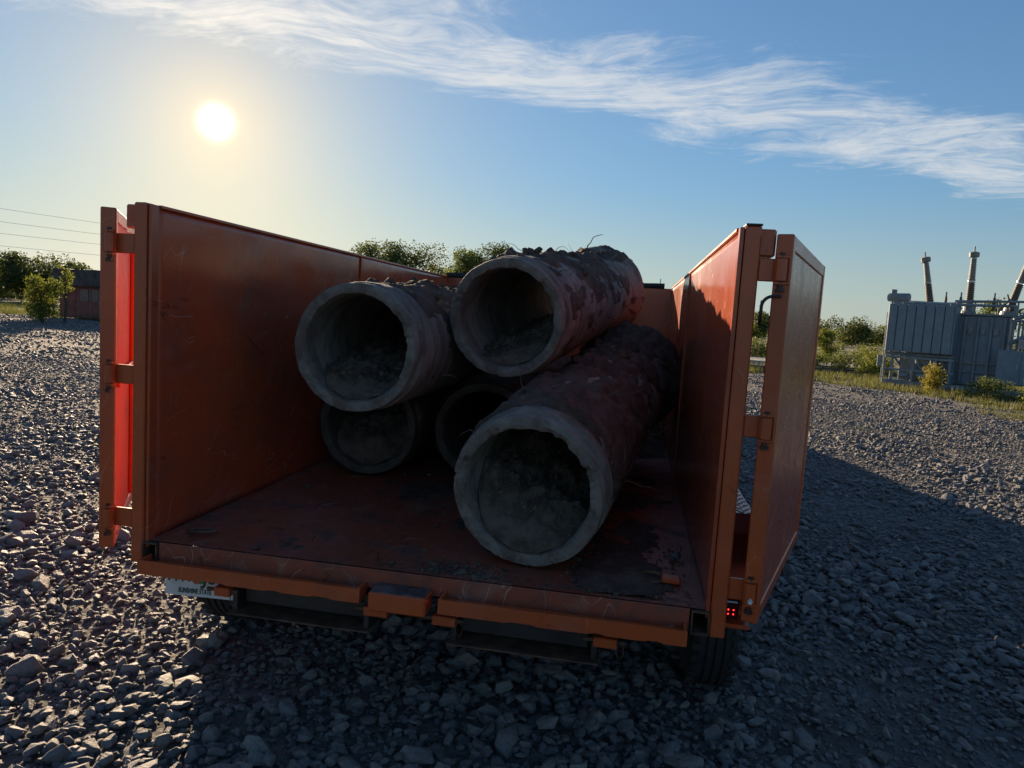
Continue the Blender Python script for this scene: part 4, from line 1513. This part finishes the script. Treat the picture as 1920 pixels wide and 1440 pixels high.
# supports under the radiators
for x in (0.35, 1.25, 2.15, 2.75):
    xb('support_leg', x, x + 0.11, 0.15, 0.30, 0.25, 1.30, 'xf2')
xb('support_beam', 0.1, 2.95, 0.14, 0.32, 1.18, 1.28, 'xf2')
for x in (0.5, 1.6, 2.4):
    xt('brace', [(x, 0.2, 1.2), (x + 0.5, 0.9, 0.4)], 0.05)
xb('lower_cooler', 0.62, 2.9, 0.62, 1.0, 0.28, 1.16, 'xf')
for x in (0.75, 1.45, 2.05):
    xt('oil_pipe', [(x, 0.30, 1.30), (x, 0.36, 1.0), (x + 0.12, 0.45, 0.82), (x + 0.3, 0.6, 0.75)], 0.085, n=10)
    xt('oil_pump', [(x + 0.05, 0.25, 0.50), (x + 0.4, 0.25, 0.50)], 0.13, n=12)
xb('duct', 0.05, 3.0, 0.05, 0.13, 0.66, 0.74, 'xf2')
xb('pump_box', 2.2, 2.62, 0.1, 0.45, 0.30, 0.85, 'xf')
xb('skid_beam', 0.0, 6.2, 0.3, 0.6, 0.02, 0.26, 'xf2')
xb('skid_beam', 0.0, 6.2, 1.7, 2.0, 0.02, 0.26, 'xf2')
# tank with ribs and cover flange
tank = xb('tank', 0.7, 4.75, 1.02, 2.7, 0.27, 3.10, 'xf', b=0.03)
xb('tank_cover', 0.62, 4.83, 0.94, 2.78, 3.11, 3.19, 'xf2', tank)
for x in (3.05, 3.55, 4.05, 4.55):
    xb('rib', x, x + 0.10, 0.90, 1.017, 0.4, 3.05, 'xf', tank, 0.008)
for z in (0.8, 1.15):
    xb('girdle', 2.95, 4.72, 0.91, 1.018, z, z + 0.06, 'xf2', tank, 0.005)
for x in (3.22, 3.7, 4.2):
    g_ = xb('gauge_box', x, x + 0.18, 0.93, 1.016, 2.35, 2.6, 'xf2', tank, 0.01)
# cabinet, with door seams and handle
cab_ = xb('control_cabinet', 4.55, 6.3, 0.15, 0.9, 0.45, 1.80, 'xf', b=0.02)
for x in (4.58, 5.45):
    dd = xb('cabinet_door', x, x + 0.82, 0.125, 0.148, 0.5, 1.74, 'xf', cab_, 0.006)
    xb('handle', x + 0.70, x + 0.74, 0.095, 0.123, 1.1, 1.3, 'metal', dd, 0.005)
# ladder, mast and small tank on the left
lad = xt('ladder', [(-0.12, 0.55, 0.15), (-0.12, 0.55, 3.1)], 0.022, 'metal')
xt('stringer', [(-0.12, 0.85, 0.15), (-0.12, 0.85, 3.1)], 0.022, 'metal', lad)
for i in range(10):
    z = 0.35 + i * 0.29
    xt('rung', [(-0.12, 0.55, z), (-0.12, 0.85, z)], 0.014, 'metal', lad, 6)
xt('riser_pipe', [(0.02, 0.5, 0.3), (0.02, 0.5, 3.45)], 0.05, 'xf2')
xb('valve_box', -0.32, -0.14, 0.45, 0.8, 0.75, 1.25, 'xf2')
con = MB().lathe([(0.001, -0.5), (0.17, -0.48), (0.185, -0.40), (0.185, 0.40), (0.17, 0.48), (0.001, 0.5)], 18, Matrix.Translation((0.28, 0.7, 3.74)) @ Matrix.Rotation(R(80), 4, 'Z')).build('conservator', M['xf2'], xf)
xb('relay_box', 0.05, 0.25, 0.15, 0.4, 3.86, 4.05, 'xf2', con)


# bushings: porcelain stacks of sheds
def bushing(x, y, z, lean, h, r):
    mt = Matrix.Translation((x, y, z)) @ Matrix.Rotation(R(lean), 4, 'Y') @ Matrix.Rotation(R(90), 4, 'X')
    tr_ = MB().lathe([(r * 1.9, 0), (r * 1.9, 0.16), (r * 1.4, 0.2), (r * 1.35, 0.42), (r * 1.1, 0.45)], 16, mt).build('bushing', M['xf2'], xf)
    for a, b, mtn in ((0.45, 0.45 + h * 0.5, 'porcelain'), (0.5 + h * 0.5, 0.48 + h, 'porcelain2')):
        prof = []
        n = int((b - a) / 0.075)
        for i in range(n):
            yy = a + (b - a) * i / n
            rr = r * (1.05 - 0.32 * (yy - 0.45) / h)
            prof += [(rr * 0.86, yy), (rr * 1.12, yy + 0.03), (rr * 0.88, yy + 0.05)]
        MB().lathe(prof, 14, mt).build('porcelain', M[mtn], tr_, smooth=True)
    MB().lathe([(r * 0.95, 0.45 + h * 0.5), (r * 0.95, 0.5 + h * 0.5)], 14, mt).build('band', M['metal'], tr_)
    e = 0.48 + h
    MB().lathe([(r * 0.7, e), (r * 1.25, e + 0.02), (r * 1.3, e + 0.20), (r * 0.5, e + 0.24), (0.03, e + 0.25), (0.03, e + 0.45), (0.001, e + 0.46)], 14, mt).build('cap', M['porcelain2'], tr_)


bushing(1.50, 1.7, 3.12, -12, 1.75, 0.165)
bushing(3.02, 1.7, 3.12, -1, 1.90, 0.165)
bushing(4.52, 1.7, 3.12, 14, 1.90, 0.165)


def small_bushing(x, y, z, lean=0):
    mt = Matrix.Translation((x, y, z)) @ Matrix.Rotation(R(lean), 4, 'Y') @ Matrix.Rotation(R(90), 4, 'X')
    prof = [(0.10, 0), (0.11, 0.05), (0.07, 0.08)]
    for i in range(5):
        prof += [(0.05, 0.1 + i * 0.08), (0.085 - 0.006 * i, 0.13 + i * 0.08)]
    prof += [(0.03, 0.52), (0.03, 0.68), (0.001, 0.70)]
    MB().lathe(prof, 12, mt).build('small_bushing', M['porcelain'], xf)


for x, ln in ((2.15, 0), (2.75, 0), (4.05, 0), (4.75, -20)):
    small_bushing(x, 1.15, 3.35, ln)
xt('bus_rail', [(0.4, 1.1, 3.62), (2.2, 1.1, 3.58), (6.3, 1.1, 3.80)], 0.025, 'metal')
xt('pipe_rail', [(2.6, 0.8, 3.66), (6.4, 0.8, 3.72)], 0.045)
for x in (2.7, 3.4, 4.3, 5.0, 5.6):
    xt('rail_post', [(x, 0.8, 3.19 if x < 4.8 else 2.6), (x, 0.8, 3.70)], 0.035)
xt('diagonal_beam', [(4.85, 0.6, 2.95), (6.6, 0.5, 3.75)], 0.09, n=4)
xt('diagonal_beam', [(4.85, 0.6, 2.05), (6.6, 0.5, 2.95)], 0.09, n=4)
xt('upright', [(4.95, 0.55, 0.3), (4.95, 0.55, 3.55)], 0.06, n=4)
xt('cross_beam', [(4.95, 0.56, 2.95), (6.6, 0.56, 2.95)], 0.05, n=4)
for i in range(3):
    xt('conduit', [(5.15 + i * 0.14, 0.62, 1.80), (5.15 + i * 0.14, 0.62, 2.95)], 0.045)
fan = xb('fan_guard', 5.2, 5.6, 0.42, 0.55, 1.85, 2.25, 'metal')
for i in range(6):
    xb('slat', 5.22, 5.58, 0.395, 0.418, 1.88 + i * 0.06, 1.905 + i * 0.06, 'xf2', fan, 0.003)
xb('oil_cooler', 5.7, 6.9, 0.5, 1.9, 1.9, 3.1, 'xf')

# ------------------------------------------------------------------ red shed on the left
ux, uy = 0.972, -0.236
sh = empty('red_shed', (-30.85, 32.6, 0), math.atan2(uy, ux) + R(6))
tag(sh, 'low dark red shed with flat roof behind the left trailer door', 'shed')
wl = MB().box(0, 8.0, 0, 4.0, 0, 1.80, 0.01).build('wall', M['brick'], sh)
for i in range(14):
    x = 0.02 + i * 0.57
    if 1.4 < x + 0.28 < 3.2:
        continue
    MB().box(x, x + 0.552, -0.018, -0.002, 0.05, 1.78, 0.004).build('cladding_board', M['brick'], wl)
m = MB()
n = 40
for i in range(n + 1):
    x = -0.2 + 8.5 * i / n
    z = 2.66 + 0.05 * fbm((x * 1.3, 0, 0), 4)
    m.v += [(x, -0.30, 1.805), (x, -0.24 + 0.03 * fbm((x * 2, 3, 0)), z), (x, 4.2, z), (x, 4.2, 1.805)]
for i in range(n):
    for k in range(4):
        a_, b_ = i * 4 + k, i * 4 + (k + 1) % 4
        m.f.append((a_, b_, b_ + 4, a_ + 4))
m.f += [(0, 1, 2, 3), tuple(n * 4 + k for k in range(4))]
rf = m.build('roof', M['roof'], sh)
MB().box(-0.22, 8.32, -0.335, -0.302, 1.76, 1.86, 0.01).build('fascia', M['roof'], rf)
dr_ = MB().box(2.25, 2.85, -0.03, -0.004, 0.05, 1.72, 0.005).build('door', M['brick'], sh)
MB().box(2.19, 2.245, -0.05, -0.004, 0.0, 1.75, 0.004).build('door_frame', M['trim'], dr_)
MB().box(2.855, 2.91, -0.05, -0.004, 0.0, 1.75, 0.004).build('door_frame', M['trim'], dr_)
MB().box(2.33, 2.77, -0.036, -0.031, 0.95, 1.60, 0.002).build('door_pane', M['glass'], dr_)
wn = MB().box(1.52, 2.06, -0.03, -0.003, 0.95, 1.60, 0.005).build('window', M['trim'], sh)
MB().box(1.58, 2.00, -0.036, -0.031, 1.0, 1.55, 0.002).build('pane', M['glass'], wn)

# bin at the far left edge
bn = empty('waste_bin', (-24.9, 22.35, 0))
tag(bn, 'black bin cut off by the far left edge of the yard', 'bin')
MB().lathe([(0.20, 0.0), (0.24, 0.05), (0.26, 0.78), (0.25, 0.80)], 16, Matrix.Rotation(R(90), 4, 'X')).build('bin_body', M['black'], bn)
MB().lathe([(0.28, 0.79), (0.28, 0.83), (0.15, 0.90), (0.001, 0.92)], 16, Matrix.Rotation(R(90), 4, 'X')).build('lid', M['metal'], bn)

# ------------------------------------------------------------------ power lines
def pole(name, label, x, y, h, arms, az, group='utility poles'):
    p = empty(name, (x, y, 0), az)
    tag(p, label, 'pole', group)
    MB().tube([(0, 0, -0.2), (0, 0, h)], [0.16, 0.10], 10).build('post', M['wood'], p)
    for z in arms:
        a_ = MB().box(-1.2, 1.2, -0.06, 0.06, z - 0.06, z + 0.06, 0.01).build('crossarm', M['wood'], p)
        for sx_ in (-1.1, 0.0, 1.1):
            MB().tube([(sx_, 0, z + 0.06), (sx_, 0, z + 0.24)], 0.05, 6).build('insulator', M['porcelain2'], a_)
    return p


pole('utility_pole', 'distant utility pole with one crossarm seen through the hinge gap', 28.4, 165.4, 8.3, [6.9], R(70))
pole('utility_pole', 'utility pole behind the left trailer wall at the end of the wires', -45.2, 75.0, 8.6, [8.2], R(-35))
pole('utility_pole', 'utility pole beyond the left edge carrying the wires', -58.0, 41.0, 9.6, [9.2], R(-35))
for k, (lb, za, zb) in enumerate((('top overhead wire left of the sun', 8.75, 8.15), ('second overhead wire from the top', 7.55, 7.2), ('third overhead wire from the top', 6.5, 6.3), ('lowest overhead wire above the shed', 5.4, 5.3))):
    A, B = Vector((-58.0, 41.0, za)), Vector((-45.2, 75.0, zb))
    A = A + (A - B) * 0.6
    pts = [A.lerp(B, i / 24) - Vector((0, 0, 0.5 * (1 - (2 * i / 24 - 1) ** 2))) for i in range(25)]
    tag(MB().tube(pts, 0.013, 5).build('power_line', M['wire']), lb, 'wire', 'overhead wires')
